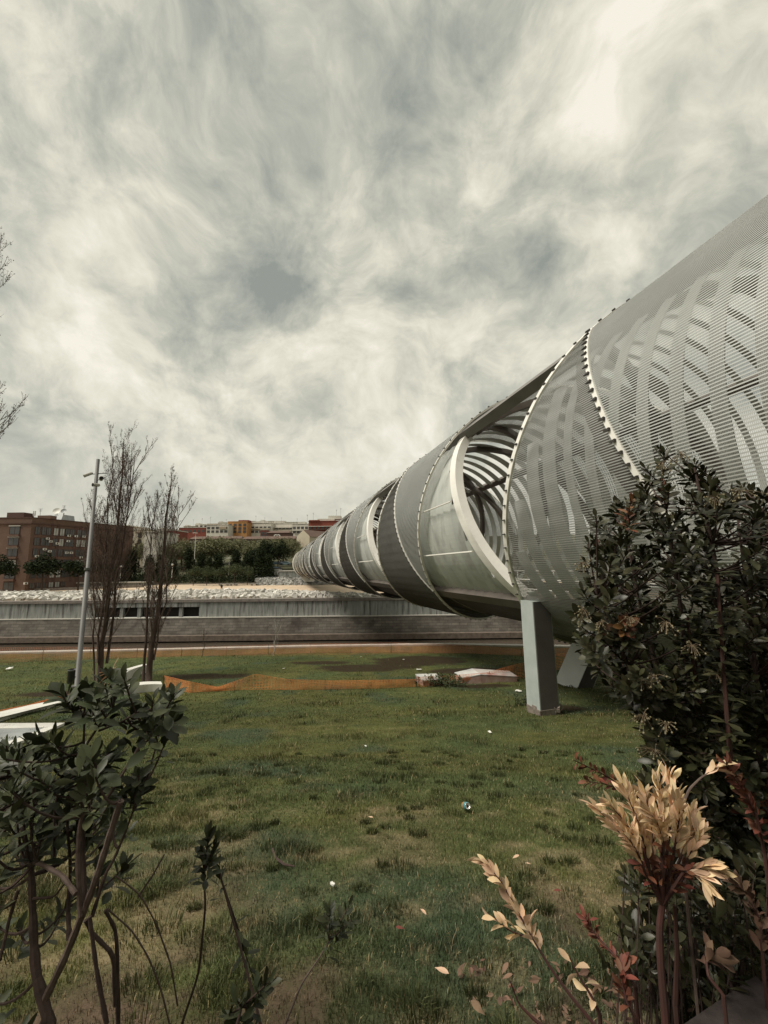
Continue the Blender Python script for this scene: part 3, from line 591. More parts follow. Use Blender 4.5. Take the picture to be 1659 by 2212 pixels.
def house(name, x0, x1, y0, y1, Y, mat, label, roof='flat', depth=12, wins=(), roofmat='tile', winmat='glass', base=None, extra=()):
    """a building filling photo columns x0..x1 from roof row y0 to base row y1 at depth Y; wins = list of (cols, row fractions, w, h)"""
    a_, c_ = at(x0, y1, Y), at(x1, y1, Y); zt = at((x0 + x1) / 2, y0, Y)[2]; zb_ = base if base is not None else min(a_[2], float(hz(0, Y)) - 1); w = c_[0] - a_[0]
    t = thing(name, ((a_[0] + c_[0]) / 2, Y, zb_), label, 'building')
    b = MB(); b.box(((a_[0] + c_[0]) / 2, Y + depth / 2, (zb_ + zt) / 2), (w, depth, zt - zb_)); b.build('wall', M[mat], t)
    b = MB(); cx = (a_[0] + c_[0]) / 2
    if roof == 'flat': b.box((cx, Y + depth / 2, zt + .17), (w + .5, depth + .5, .34)); b.build('roof', M['white_plaster' if roofmat == 'tile' else roofmat], t)
    elif roof == 'hip':
        h = 1.8; b.add([(cx - w / 2 - .4, Y - .4, zt), (cx + w / 2 + .4, Y - .4, zt), (cx + w / 2 + .4, Y + depth + .4, zt), (cx - w / 2 - .4, Y + depth + .4, zt), (cx - w / 2 + 1, Y + depth / 2, zt + h), (cx + w / 2 - 1, Y + depth / 2, zt + h)], [(0, 1, 5, 4), (2, 3, 4, 5), (0, 3, 2, 1)], [(1, 2, 5), (3, 0, 4)]); b.build('roof', M[roofmat], t)
    for n_, fr, ww, hh in wins:
        for f_ in fr:
            for q in range(n_):
                xw = a_[0] + w * (q + .5) / n_; zw = zt - (zt - a_[2]) * f_
                face_win(t, (xw, Y - .05, zw), (-1, 0, 0), (0, -1, 0), ww, hh, M[winmat], 2)
    for (ex0, ex1, ey0, ey1, nm, m_, dd) in extra:
        e0, e1 = at(ex0, ey1, Y), at(ex1, ey0, Y); b = MB(); b.box(((e0[0] + e1[0]) / 2, Y + dd, (e0[2] + e1[2]) / 2), (e1[0] - e0[0], abs(dd) * 2 if dd < 0 else 6, e1[2] - e0[2])); b.build(nm, M[m_], t)
    return t
house('apartment_building', 271, 309, 1144, 1196, 150, 'beige_plaster', 'beige block behind the left pair of bare poplars', extra=((296, 309, 1146, 1151, 'top_floor', 'tan_plaster', -.3),), wins=((2, (.25, .5), 1.4, 1.6),), depth=14)
house('apartment_building', 309, 338, 1150, 1202, 140, 'white_plaster', 'pale rendered block with blank wall between the two bare poplars', depth=14)
house('apartment_building', 232, 271, 1136, 1200, 152, 'tan_plaster', 'brown block behind the left bare poplar next to the brick building', wins=((3, (.15, .35, .55), 1.3, 1.6),), depth=14)
house('apartment_building', 322, 372, 1146, 1185, 190, 'red_brick', 'red brick block topped with a terrace behind the right bare poplar', wins=((5, (.2,), 1.5, 1.6),), depth=14)
house('apartment_building', 385, 443, 1140, 1164, 300, 'red_brick', 'low red brick block on the skyline left of the orange building', wins=((6, (.3,), 2, 2),))
house('apartment_building', 445, 492, 1134, 1160, 290, 'white_plaster', 'white and brown flats left of the orange building', wins=((5, (.25, .55), 2.2, 1.8),), extra=((447, 470, 1131, 1135, 'penthouse', 'tan_plaster', 3), (474, 490, 1138, 1143, 'balcony', 'tan_plaster', -.5)))
house('apartment_building', 491, 533, 1127, 1162, 300, 'orange_plaster', 'orange ochre apartment block on the hill skyline', wins=((4, (.2, .42, .62), 2.2, 2.0),), roofmat='orange_plaster', extra=((514, 536, 1123, 1128, 'penthouse', 'red_brick', 4),))
house('apartment_building', 532, 585, 1130, 1164, 310, 'white_plaster', 'white apartment block with stepped terraces beside the orange one', wins=((6, (.3, .55), 2.4, 2.0),), extra=((545, 580, 1126, 1131, 'penthouse', 'white_plaster', 3), (533, 584, 1141, 1143.5, 'balcony', 'beige_plaster', -.8)))
house('apartment_building', 585, 632, 1131, 1164, 318, 'white_plaster', 'long white block with a rounded balcony band on the skyline', wins=((6, (.3,), 2.4, 2.0),), extra=((592, 612, 1125, 1132, 'penthouse', 'white_plaster', 3), (586, 631, 1138, 1141, 'balcony', 'white_plaster', -1.2), (586, 631, 1146, 1148.5, 'balcony', 'beige_plaster', -1.2)))
house('apartment_building', 562, 577, 1145, 1166, 270, 'red_brick', 'narrow red brick house in front of the white terraces', wins=((2, (.3, .6), 1.8, 1.8),))
house('tiled_house', 576, 624, 1151, 1172, 260, 'brick_dark', 'dark brown house with tiled roof and two round white windows', roof='hip', wins=((6, (.55,), 1.6, 1.6),))
for px in (595.5, 601.5):
    p = at(px, 1158.5, 259.7); b = MB(); b.lathe([(0.75, 0), (1.35, 0), (1.35, .25), (.75, .25), (.75, 0)], (p[0], 259.7, p[2]), 16, np.array(Matrix.Rotation(R(90), 3, 'X'))); b.build('round_window', M['white_paint'], bpy.data.objects['tiled_house'])
house('apartment_building', 631, 666, 1132, 1166, 300, 'white_plaster', 'white cubic flats just left of the dark red block', wins=((4, (.25, .5), 2.2, 2.0),), extra=((643, 660, 1127, 1133, 'penthouse', 'white_plaster', 3), (632, 664, 1144, 1147, 'balcony', 'white_plaster', -.8)))
house('apartment_building', 666, 745, 1126, 1170, 235, 'red_brick', 'dark red brick block with white penthouses behind the bridge top', wins=((9, (.32, .58), 1.6, 1.7),), roofmat='red_brick', extra=((667, 744, 1136, 1138, 'balcony', 'white_plaster', -.6), (667, 744, 1142.5, 1145, 'balcony', 'brick_dark', -.6), (685, 722, 1120, 1126, 'penthouse', 'white_plaster', 4), (708, 735, 1113, 1121, 'penthouse', 'white_plaster', 5), (668, 690, 1123.5, 1126.5, 'terrace_wall', 'red_brick', 2)))
house('long_roofed_block', 408, 520, 1164, 1176, 225, 'brick_dark', 'long low dark block with white dormers above the park trees, left half', roof='hip', wins=((12, (.55,), 1.5, 1.6),), winmat='blind', depth=9)
house('long_roofed_block', 522, 638, 1164, 1176, 225, 'brick_dark', 'long low dark block with white dormers above the park trees, right half', roof='hip', wins=((12, (.55,), 1.5, 1.6),), winmat='blind', depth=9)
# beige gable house just left of the bridge
g0, g1, g2 = at(640, 1205, 150), at(668, 1205, 147), at(716, 1205, 158)
gt = thing('gable_house', (g1[0], g1[1], 1.0), 'beige gable ended house with brown roof beside the far bridge end', 'building')
ze = at(668, 1158, 147)[2]; zk = at(652, 1145, 150)[2]; zg0 = 1.0
pa, pb_, pc = np.array([g0[0], 150.]), np.array([g1[0], 147.]), np.array([g2[0], 158.]); pd_ = pa + (pc - pb_)
b = MB(); b.prism([tuple(q) for q in (pa, pb_, pc, pd_)], zg0, ze); md, mc = (pa + pb_) / 2, (pc + pd_) / 2
b.add([(*pa, ze), (*pb_, ze), (*md, zk), (*pc, ze), (*pd_, ze), (*mc, zk)], None, [(0, 1, 2), (3, 4, 5)]); b.build('wall', M['beige_plaster'], gt)
o_ = (pa - pb_) * .06
b = MB(); b.add([(*(pb_ - o_), ze - .25), (*(pc - o_), ze - .25), (*mc, zk + .08), (*md, zk + .08), (*(pa + o_), ze - .25), (*(pd_ + o_), ze - .25)], [(0, 1, 2, 3), (3, 2, 5, 4)]); b.build('roof', M['tile'], gt)
uu = np.append((pc - pb_) / np.linalg.norm(pc - pb_), 0); n2_ = np.array([uu[1], -uu[0], 0])
for f_ in (.25, .45, .7): face_win(gt, np.append(pb_, at(690, 1172, 150)[2]) + uu * f_ * np.linalg.norm(pc - pb_) + n2_ * .05, -uu, n2_, 1.1, 1.7, M['glass'])
house('apartment_building', 744, 830, 1140, 1172, 260, 'white_plaster', 'white block behind the bridge tube', wins=((5, (.3,), 2, 2),))
for i_, (x0_, x1_, y0_, m_, Y_) in enumerate(((396, 420, 1137, 'beige_plaster', 370), (420, 448, 1133, 'white_plaster', 380), (470, 505, 1129, 'white_plaster', 390), (520, 548, 1126, 'beige_plaster', 400), (560, 590, 1126, 'white_plaster', 405), (606, 640, 1128, 'white_plaster', 395), (340, 372, 1143, 'beige_plaster', 330))):
    house('skyline_block', x0_, x1_, y0_, 1150, Y_, m_, ['small beige block peeking over the low red brick one', 'white roof block between the red brick and brown flats', 'white block rising behind the brown flats and orange block', 'beige block directly behind the orange building roof', 'white block behind the stepped terraces', 'white block behind the rounded balcony block', 'beige block on the skyline right of the right bare poplar'][i_], wins=((3, (.25, .6), 2.4, 2.0),), extra=((x0_ + 3, x0_ + 10, y0_ - 3, y0_ - .5, 'penthouse', 'white_plaster', 3),))
for i_, (px, py, Y_) in enumerate(((455, 1117, 290), (437, 1120, 290), (489, 1122, 300), (553, 1114, 310), (572, 1118, 310), (608, 1118, 318), (664, 1112, 236), (677, 1108, 236), (727, 1101, 240), (736, 1098, 240), (418, 1122, 300), (642, 1120, 300))):
    aerial(px, py, Y_, 5, 'thin skyline aerial, number %s counted from the left' % ['three', 'two', 'four', 'five', 'six', 'seven', 'nine', 'ten', 'eleven', 'twelve', 'one', 'eight'][i_])

# ------------------------------------------------------------------ park: walls, lamps, benches, cars
def bar_thing(name, pts, w, h, mat, label, cat, z=None):
    b = MB(); P = np.array(pts, float); n = len(P); b.sweep(P + [0, 0, h / 2], np.tile([0, w / 2, 0], (n, 1)), np.tile([0, 0, h / 2], (n, 1)))
    return tag(b.build(name, mat, loc=P[0]), label, cat)
zpl = lambda y: float(0.6 * ss(92, 120, y))
a_, c_ = at(-60, 1270, 98), at(300, 1262, 108)
t = bar_thing('low_wall', [(a_[0], 98.5, .02), ((a_[0] + c_[0]) / 2, 104, .15), (c_[0], 110, .35)], .5, .75, M['coping'], 'low dark wall edging the sand in front of the brick block', 'wall')
p0, p1_ = at(109, 1264, 108), at(300, 1262, 112)
pl = thing('raised_planter', (p0[0], 108, .3), 'long pale concrete planter behind the low dark wall', 'planter')
b = MB(); b.add([(p0[0], 112, .3), (p1_[0], 115, .3), (p1_[0], 120, .3), (p0[0] + 3, 120, .3), (p0[0], 112, 1.6), (p1_[0], 115, 1.5), (p1_[0], 120, 1.6), (p0[0] + 3, 120, 1.8)], [(0, 1, 5, 4), (1, 2, 6, 5), (2, 3, 7, 6), (3, 0, 4, 7), (4, 5, 6, 7)]); b.build('side', M['concrete'], pl)
b = MB(); b.sweep([(p0[0] - .2, 111.8, 1.75), (p1_[0], 114.8, 1.68)], np.tile([0, .5, 0], (2, 1)), np.tile([0, 0, .16], (2, 1))); b.build('rim', M['pale_coping'], pl)
a_, c_ = at(300, 1262, 119), at(600, 1262, 119.5)
bar_thing('kerb_wall', [(a_[0], 119, .55), (c_[0], 119.5, .55)], .4, .35, M['coping'], 'low dark kerb wall along the back edge of the sand under the hedge', 'wall')
for px, w_, lb in ((484, 3.2, 'left low stone bench block on the sand near the walking person'), (505, 2.6, 'middle low stone bench block on the sand'), (549, 2.4, 'right low stone bench block below the dark pines')):
    p = at(px, 1266, 112); b = MB(); b.box((p[0], 112, zpl(112) + .5), (w_, .8, .16)); b.box((p[0] - w_ * .3, 112, zpl(112) + .21), (.4, .6, .42)); b.box((p[0] + w_ * .3, 112, zpl(112) + .21), (.4, .6, .42))
    tag(b.build('stone_bench', M['concrete'], loc=(p[0], 112, zpl(112))), lb, 'bench', 'stone benches on the sand')
def lamp(px, pyt, pyb, Y, label, globes=0, r=.1, mat='white_paint'):
    t_, b_ = at(px, pyt, Y), at(px, pyb, Y); x = b_[0]
    l = thing('park_lamp', (x, Y, b_[2]), label, 'street lamp'); b = MB(); b.tube([(x, Y, b_[2]), (x, Y, t_[2])], [r, r * .7], 8); b.build('pole', M[mat], l)
    if globes == 0:
        b = MB(); b.box((x, Y - .4, t_[2] + .08), (1.2, 1.0, .16)); b.build('lamp_head', M[mat], l)
    for q in range(globes):
        dx = 0 if globes == 1 else (-.45, .45)[q]
        b = MB(); b.ball((x + dx, Y, t_[2] + .3), .33, 12, 8); b.build('globe', M['white_paint'], l, True)
    if globes == 2: b = MB(); b.tube([(x - .45, Y, t_[2]), (x + .45, Y, t_[2])], .05, 6); b.build('crossbar', M[mat], l)
lamp(420, 1152, 1208, 128, 'tall white lamp mast standing among the trees left of the walking person')
lamp(494, 1206, 1240, 124, 'short thin pale lamp pole amid dark trees right of the walking person', r=.07)
lamp(259, 1226, 1254, 116, 'twin globe park lamp behind the left bare poplar', 2)
lamp(371, 1222, 1248, 118, 'single globe park lamp right of the right bare poplar', 1)
lamp(765, 1130, 1180, 160, 'thin dark mast behind the bridge tube', r=.06, mat='metal_dark')
p = at(290, 1259, 116); b = MB(); b.box((p[0], 116, 1.15), (2.2, .9, .7)); b.box((p[0], 116, 1.56), (2.4, 1.1, .1)); tag(b.build('orange_skip', material('orange_bin', (0.5, 0.16, 0.07), rough=.6), loc=(p[0], 116, .8)), 'small orange container behind the long planter', 'container')
ab = thing('bridge_abutment', (at(617, 1240, 121)[0], 121, 1), 'grey block abutment at the far end of the footbridge', 'abutment')
p = at(618, 1239, 120); b = MB(); b.box((p[0] + 1, 122, p[2] - .6), (6.2, 4, 2.6)); b.build('block', M['concrete'], ab); b = MB(); b.box((p[0] + 1, 122, p[2] + .8), (6.6, 4.4, .2)); b.build('cap', M['pale_coping'], ab)
p = at(596, 1238, 122); gw = thing('graffiti_wall', (p[0], 122, p[2] - 1.5), 'small wall sprayed with graffiti beside the boulder slope', 'wall')
b = MB(); b.box((p[0], 122, p[2]), (3.6, .5, 2.6)); b.build('panel', M['concrete'], gw)
b = MB()
for q in range(7): x = p[0] - 1.4 + q * .45; b.tube([(x, 121.72, p[2] - .6), (x + .25 * (-1)**q, 121.72, p[2]), (x + .15, 121.72, p[2] + .6)], .07, 4)
b.build('graffiti', M['white_paint'], gw)
def car(px, py, Y, rz, col, label):
    p = at(px, py, Y); c = thing('parked_car', (p[0], Y, p[2]), label, 'car', 'cars parked beyond the bridge'); q = np.array(Matrix.Rotation(rz, 3, 'Z')).T
    m_ = material('car_paint', col, rough=.3); prof = [(-2.1, .3), (-2.15, .75), (-1.2, .95), (-.7, 1.4), (.9, 1.45), (1.7, 1.0), (2.1, .85), (2.1, .3)]
    b = MB(); n = len(prof); V = np.array([(x, y, z) for y in (-.85, .85) for x, z in prof]) @ q + p
    b.add(V, [(i, (i + 1) % n, n + (i + 1) % n, n + i) for i in range(n)]); b.f[3].append(np.array([(0, i + 1, i) for i in range(1, n - 1)] + [(n, n + i, n + i + 1) for i in range(1, n - 1)])); b.build('body', m_, c)
    b = MB(); b.hexa(np.array([(-.95, -.87, 1.0), (1.4, -.87, 1.0), (1.4, .87, 1.0), (-.95, .87, 1.0), (-.6, -.87, 1.36), (.85, -.87, 1.36), (.85, .87, 1.36), (-.6, .87, 1.36)]) @ q + p); b.build('window', material('car_glass', (.10, .14, .16), rough=.1), c)
    for x in (-1.35, 1.35):
        for y in (-.8, .8):
            b = MB(); M3 = np.array(Matrix.Rotation(rz, 3, 'Z') @ Matrix.Rotation(R(90), 3, 'X')); b.lathe([(0.02, -.1), (.33, -.1), (.33, .1), (.02, .1)], np.array((x, y, .33)) @ q + p, 12, M3); b.build('wheel', M['metal_dark'], c)
car(598, 1221, 150, .1, (.05, .08, .10), 'dark blue car parked under the pines, left of two'); car(616, 1221, 151, .05, (.22, .30, .33), 'pale blue grey car parked under the pines, right of two'); car(596, 1233, 130, 0, (.03, .03, .03), 'black car parked lower, above the graffiti wall')

# person walking on the sand
pp = at(478.5, 1274, 97.0); per = thing('person', (pp[0], 97.0, zpl(97)), 'person in dark clothes walking across the sand', 'person'); z0 = zpl(97)
def skin(name, verts, edges, radii, mat, parent, loc):
    me = bpy.data.meshes.new(name); me.from_pydata(verts, edges, []); o = bpy.data.objects.new(name, me); C.objects.link(o); me.materials.append(mat); o.parent = parent
    md = o.modifiers.new('skin', 'SKIN'); o.modifiers.new('sub', 'SUBSURF').levels = 1; o.modifiers['sub'].render_levels = 1
    for v, r_ in zip(me.skin_vertices[0].data, radii): v.radius = r_ if isinstance(r_, tuple) else (r_, r_)
    me.skin_vertices[0].data[0].use_root = True; return o
vs = [(0, 0, .95), (0, 0, 1.2), (0, 0, 1.42), (0, 0, 1.53), (.02, 0, 1.66), (.09, 0, .9), (.2, -.02, .5), (.3, .06, .07), (.38, -.05, .04), (-.09, 0, .9), (-.12, 0, .5), (-.3, .05, .1), (-.24, -.06, .05), (.2, 0, 1.4), (.27, .02, 1.12), (.24, -.08, .88), (-.2, 0, 1.4), (-.26, .02, 1.12), (-.2, -.1, .9)]
es = [(0, 1), (1, 2), (2, 3), (3, 4), (0, 5), (5, 6), (6, 7), (7, 8), (0, 9), (9, 10), (10, 11), (11, 12), (2, 13), (13, 14), (14, 15), (2, 16), (16, 17), (17, 18)]
ra = [(.17, .12), (.18, .13), (.19, .13), .06, (.09, .11), .1, .075, .05, .04, .1, .075, .05, .04, .07, .055, .04, .07, .055, .04]
skin('body', vs, es, ra, material('dark_clothes', (.02, .018, .02), rough=.9), per, None)
b = MB(); b.ball((pp[0] + .02, 97.0 - .07, z0 + 1.64), .085, 10, 8, (1, 1, 1.15)); b.build('face', material('skin_tone', (.35, .2, .14), rough=.6), per, True)
b = MB(); b.ball((pp[0] + .02, 97.0 + .02, z0 + 1.69), .115, 10, 8); b.build('hair', M['metal_dark'], per, True)

# ------------------------------------------------------------------ park trees
M['pine'] = material('pine_needles', (0.018, 0.027, 0.013), (0.030, 0.039, 0.018), 0.6, 0.9, island=0.4, spec=.1)
M['olive'] = material('spring_leaves', (0.15, 0.155, 0.085), (0.20, 0.20, 0.11), 0.4, 0.9, island=0.35, spec=.1)
M['shrubleaf'] = material('park_leaves', (0.06, 0.075, 0.04), (0.085, 0.10, 0.052), 0.6, 0.9, island=0.4, spec=.1)
M['bark'] = material('bark', (0.045, 0.03, 0.024), (0.07, 0.05, 0.04), 6, 0.95, bump=.01)
def cards(b, P, size, jit=.4):
    n = len(P); q = RNG.normal(size=(n, 3)); q /= np.linalg.norm(q, axis=1)[:, None]; u = np.cross(q, RNG.normal(size=(n, 3))); u /= np.linalg.norm(u, axis=1)[:, None]; v = np.cross(q, u)
    s_ = size * RNG.uniform(1 - jit, 1 + jit, (n, 1)); V = np.stack([P - u * s_, P - v * s_ * .6, P + u * s_, P + v * s_ * .6], 1).reshape(-1, 3); b.add(V, np.arange(4 * n).reshape(-1, 4))
def make_tree(name, h, cw, ch, kind, label, cat='tree', group=None, seed=0):
    """tree at the origin: height h, crown width cw, crown height ch"""
    t = thing(name, (0, 0, 0), label, cat, group); rg = np.random.default_rng(seed); b = MB(); top = h - ch * .45
    lean = rg.uniform(-.06, .06) * h; b.tube([(0, 0, -.6), (lean * .3, 0, top * .5), (lean, 0, top)], [.035 * h * .5 + .06, .025 * h * .5 + .05, .05], 7)
    lobes = []
    nl = {'umbrella': 11, 'round': 9, 'haze': 14, 'cone': 12}[kind]
    for k in range(nl):
        a = k * 2.399; rr = math.sqrt((k + .5) / nl); zf = rg.uniform(-.35, .4) * (1 - rr * .6) if kind != 'cone' else 0.5 - (k / nl)
        if kind == 'cone': rr = (k / nl) * .8
        c = np.array([lean + math.cos(a) * rr * cw * .36, math.sin(a) * rr * cw * .36, h - ch / 2 + zf * ch]); lobes.append(c)
        b.tube([(lean * .7, 0, top * .75), (c * [.5, .5, 1] + [lean * .3, 0, -ch * .25]), c], [.07, .05, .02], 5)
        if kind == 'haze':
            for q in range(7):
                d = rg.normal(size=3) * [.22 * cw, .22 * cw, .16 * ch]; b.tube([c, c + d * .6, c + d + [0, 0, .1 * ch]], [.045, .03, .012], 3)
    b.build('trunk', M['bark'], t)
    b = MB()
    for c in lobes:
        n = {'umbrella': 260, 'round': 240, 'haze': 420, 'cone': 230}[kind]; d = rg.normal(size=(n, 3)); d /= np.linalg.norm(d, axis=1)[:, None]; d *= rg.random((n, 1))**(.35 if kind != 'haze' else .6)
        sc_ = np.array([cw * .21, cw * .21, ch * (.30 if kind != 'haze' else .27) * (1.35 if kind == 'umbrella' else 1)]) * (1.0 if kind != 'haze' else 1.25) * rg.uniform(.75, 1.2); cards(b, c + d * sc_, {'umbrella': .20, 'round': .17, 'haze': .13, 'cone': .20}[kind] * max(1, cw / 6))
    b.build('crown', M[{'umbrella': 'pine', 'round': 'shrubleaf', 'haze': 'olive', 'cone': 'pine'}[kind]], t); return t
PROTO = {}
def plant_tree(kind, px, pyt, pyb, wpx, Y, label, crown=.62, var=0, name=None):
    b_, t_ = at(px, pyb, Y), at(px, pyt, Y); h = t_[2] - b_[2]; w = wpx / FPX * Y; key = (kind, var)
    if key not in PROTO:
        PROTO[key] = (make_tree(name or {'umbrella': 'stone_pine', 'round': 'young_tree', 'haze': 'budding_tree', 'cone': 'evergreen_tree'}[kind], 10, 8, 10 * crown, kind, label, seed=var * 7 + len(kind)), True)
        o = PROTO[key][0]
    else: o = copy_tree(PROTO[key][0], label=label)
    o.location = (b_[0], Y, b_[2]); o.scale = (w / 8, w / 8, h / 10); o.rotation_euler = (0, 0, RNG.uniform(0, 6.28)); o['label'] = label; o['group'] = {'umbrella': 'stone pines along the sand', 'round': 'young trees along the sand', 'haze': 'budding trees on the park slope', 'cone': 'evergreens on the park slope'}[kind]
plant_tree('umbrella', 89, 1204, 1281, 70, 94, 'umbrella shaped stone pine in front of the brick block', .52)
plant_tree('umbrella', -6, 1208, 1281, 60, 95, 'stone pine cut by the left picture edge', .45)
plant_tree('umbrella', 168, 1212, 1279, 66, 96, 'stone pine beside the tall lamp post before the brick block', .45, 1)
plant_tree('umbrella', 228, 1218, 1275, 40, 100, 'smaller stone pine behind the left bare poplar', .5, 1)
for px, pyt, wp, lb in ((416, 1222, 30, 'first'), (445, 1224, 28, 'second'), (472, 1223, 30, 'third'), (505, 1219, 38, 'fourth'), (533, 1223, 26, 'fifth')): plant_tree('round', px + 1, pyt, 1266 if px < 500 else 1264, wp, 114, '%s from the left of the five young round trees along the sand' % lb, .55, int(px) % 2)
hz_list = [(392, 1170, 60, 150), (345, 1172, 50, 150), (420, 1176, 56, 165), (455, 1164, 78, 140), (478, 1172, 60, 165), (505, 1168, 60, 170), (530, 1170, 60, 165), (556, 1172, 62, 168), (582, 1170, 60, 172), (612, 1166, 64, 158), (634, 1168, 52, 150), (652, 1190, 40, 140), (372, 1180, 46, 140), (545, 1178, 56, 150), (428, 1186, 50, 140), (300, 1176, 46, 145)]
hz_list.sort()
ordn = ['first', 'second', 'third', 'fourth', 'fifth', 'sixth', 'seventh', 'eighth', 'ninth', 'tenth', 'eleventh', 'twelfth', 'thirteenth', 'fourteenth', 'fifteenth', 'sixteenth', 'seventeenth', 'eighteenth', 'nineteenth', 'twentieth', 'twenty-first', 'twenty-second', 'twenty-third', 'twenty-fourth', 'twenty-fifth']
for i_, (px, pyt, wp, Y_) in enumerate(hz_list): plant_tree('haze', px, pyt - 6, 1226 - (Y_ - 140) * .35, wp, Y_, '%s from the left of the pale olive budding trees on the park slope' % ordn[i_], .74, i_ % 4)
ev = [(282, 1196, 1258, 44, 126, 'cone'), (318, 1208, 1258, 40, 124, 'cone'), (270, 1212, 1258, 30, 122, 'cone'), (345, 1206, 1256, 40, 126, 'cone'), (408, 1192, 1240, 40, 132, 'cone'), (432, 1204, 1254, 44, 125, 'cone'), (470, 1205, 1256, 48, 125, 'cone'), (508, 1196, 1250, 46, 128, 'cone'), (533, 1204, 1256, 50, 124, 'cone'), (560, 1192, 1258, 56, 122, 'cone'), (578, 1206, 1258, 44, 121, 'cone'), (573, 1167, 1226, 40, 140, 'umbrella'), (600, 1168, 1228, 46, 140, 'umbrella'), (665, 1175, 1210, 34, 150, 'umbrella'), (450, 1210, 1256, 36, 123, 'cone'), (238, 1214, 1256, 34, 124, 'cone'), (372, 1212, 1256, 36, 125, 'cone'), (550, 1178, 1236, 44, 134, 'umbrella'), (205, 1216, 1262, 36, 120, 'cone')]
ev.sort()
for i_, (px, pyt, pyb, wp, Y_, kd) in enumerate(ev): plant_tree(kd, px, pyt, pyb, wp, Y_, '%s from the left of the dark evergreens on the park slope' % ordn[i_], .8, i_ % 3 + 2)
b = MB(); P = []
for k in range(7000):
    px = RNG.uniform(225, 592); Y_ = RNG.uniform(119.8, 126); hgt = 1.2 + 1.8 * fbm(px * .04, Y_ * .2, 2); P.append((at(px, 1250, Y_)[0], Y_, .7 + (Y_ - 120) * .25 + RNG.random() * hgt))
cards(b, np.array(P), .22); tag(b.build('hedge_growth', M['pine']), 'dark undergrowth along the foot of the park slope', 'undergrowth', kind='stuff')
# ------------------------------------------------------------------ lamp post, bin, bare trees
M['galv'] = material('galvanised', (0.10, 0.10, 0.097), (0.15, 0.15, 0.142), 3, 0.6, metal=.2, stretch=(1, 1, .2))
Lb = hit(166, 1484); Lt = at(212, 992, Lb[1]); Lt[0] = Lb[0] + (Lt[0] - Lb[0]) * .5 if False else Lt[0]
lp = thing('lamp_post', Lb.tolist(), 'tall grey metal lamp post with spotlights near its top beside the left bare poplar', 'lamp post')
ax = Lt - Lb; mid = Lb + ax * .5
b = MB(); b.tube([Lb - ax * .01, mid], [.105, .10], 14); b.tube([mid, Lb + ax * .72], [.088, .085], 14); b.tube([Lb + ax * .72, Lt], [.075, .075], 14); b.build('pole', M['galv'], lp, True)
b = MB(); b.tube([mid - ax * .006, mid + ax * .004], [.15, .15], 14); b.build('collar', M['galv'], lp)
b = MB(); b.box(Lb + [0, 0, .05], (.4, .4, .06)); b.build('base_plate', M['galv'], lp)
def spot(c, dirv, ln, r, parent):
    d = np.array(dirv, float); d /= np.linalg.norm(d); c = np.asarray(c); b = MB(); b.tube([c - d * ln * .45, c - d * ln * .35, c + d * ln * .4, c + d * ln * .5], [r * .5, r * .8, r * .85, r], 12)
    h = b.build('spotlight', M['pale_coping'], parent, True); b = MB(); b.tube([c + d * ln * .5, c + d * ln * .505], [r * .8, r * .8], 12); b.build('lens', M['dark'], h)
k9 = Lb + ax * .925; k8 = Lb + ax * .90
spot(k9 + [-.34, -.1, .02], (-.8, -.3, -.45), .42, .09, lp); spot(k8 + [.36, -.15, .05], (.6, -.75, .1), .3, .11, lp); spot(k8 + [.22, -.25, -.28], (-.35, -.9, -.1), .34, .10, lp)
b = MB(); b.tube([k9 + [-.3, 0, .05], k9 + [.55, 0, .1]], .025, 5); b.tube([k8 + [0, 0, 0], k8 + [.36, -.1, .05]], .025, 5); b.tube([k8 + [0, 0, -.25], k8 + [.2, -.2, -.25]], .025, 5); b.build('bracket', M['galv'], lp)
Bb = hit(155, 1476); lb_ = thing('litter_bin', Bb.tolist(), 'dark cylindrical litter bin at the foot of the lamp post', 'litter bin')
b = MB(); b.lathe([(.17, 0), (.2, .08), (.2, .58), (.21, .6), (.21, .64), (.17, .64), (.17, .2)], Bb, 18); b.build('drum', M['metal_dark'], lb_, True)
b = MB(); b.lathe([(.215, .60), (.225, .63), (.215, .66)], Bb, 18); b.build('rim', M['galv'], lb_)

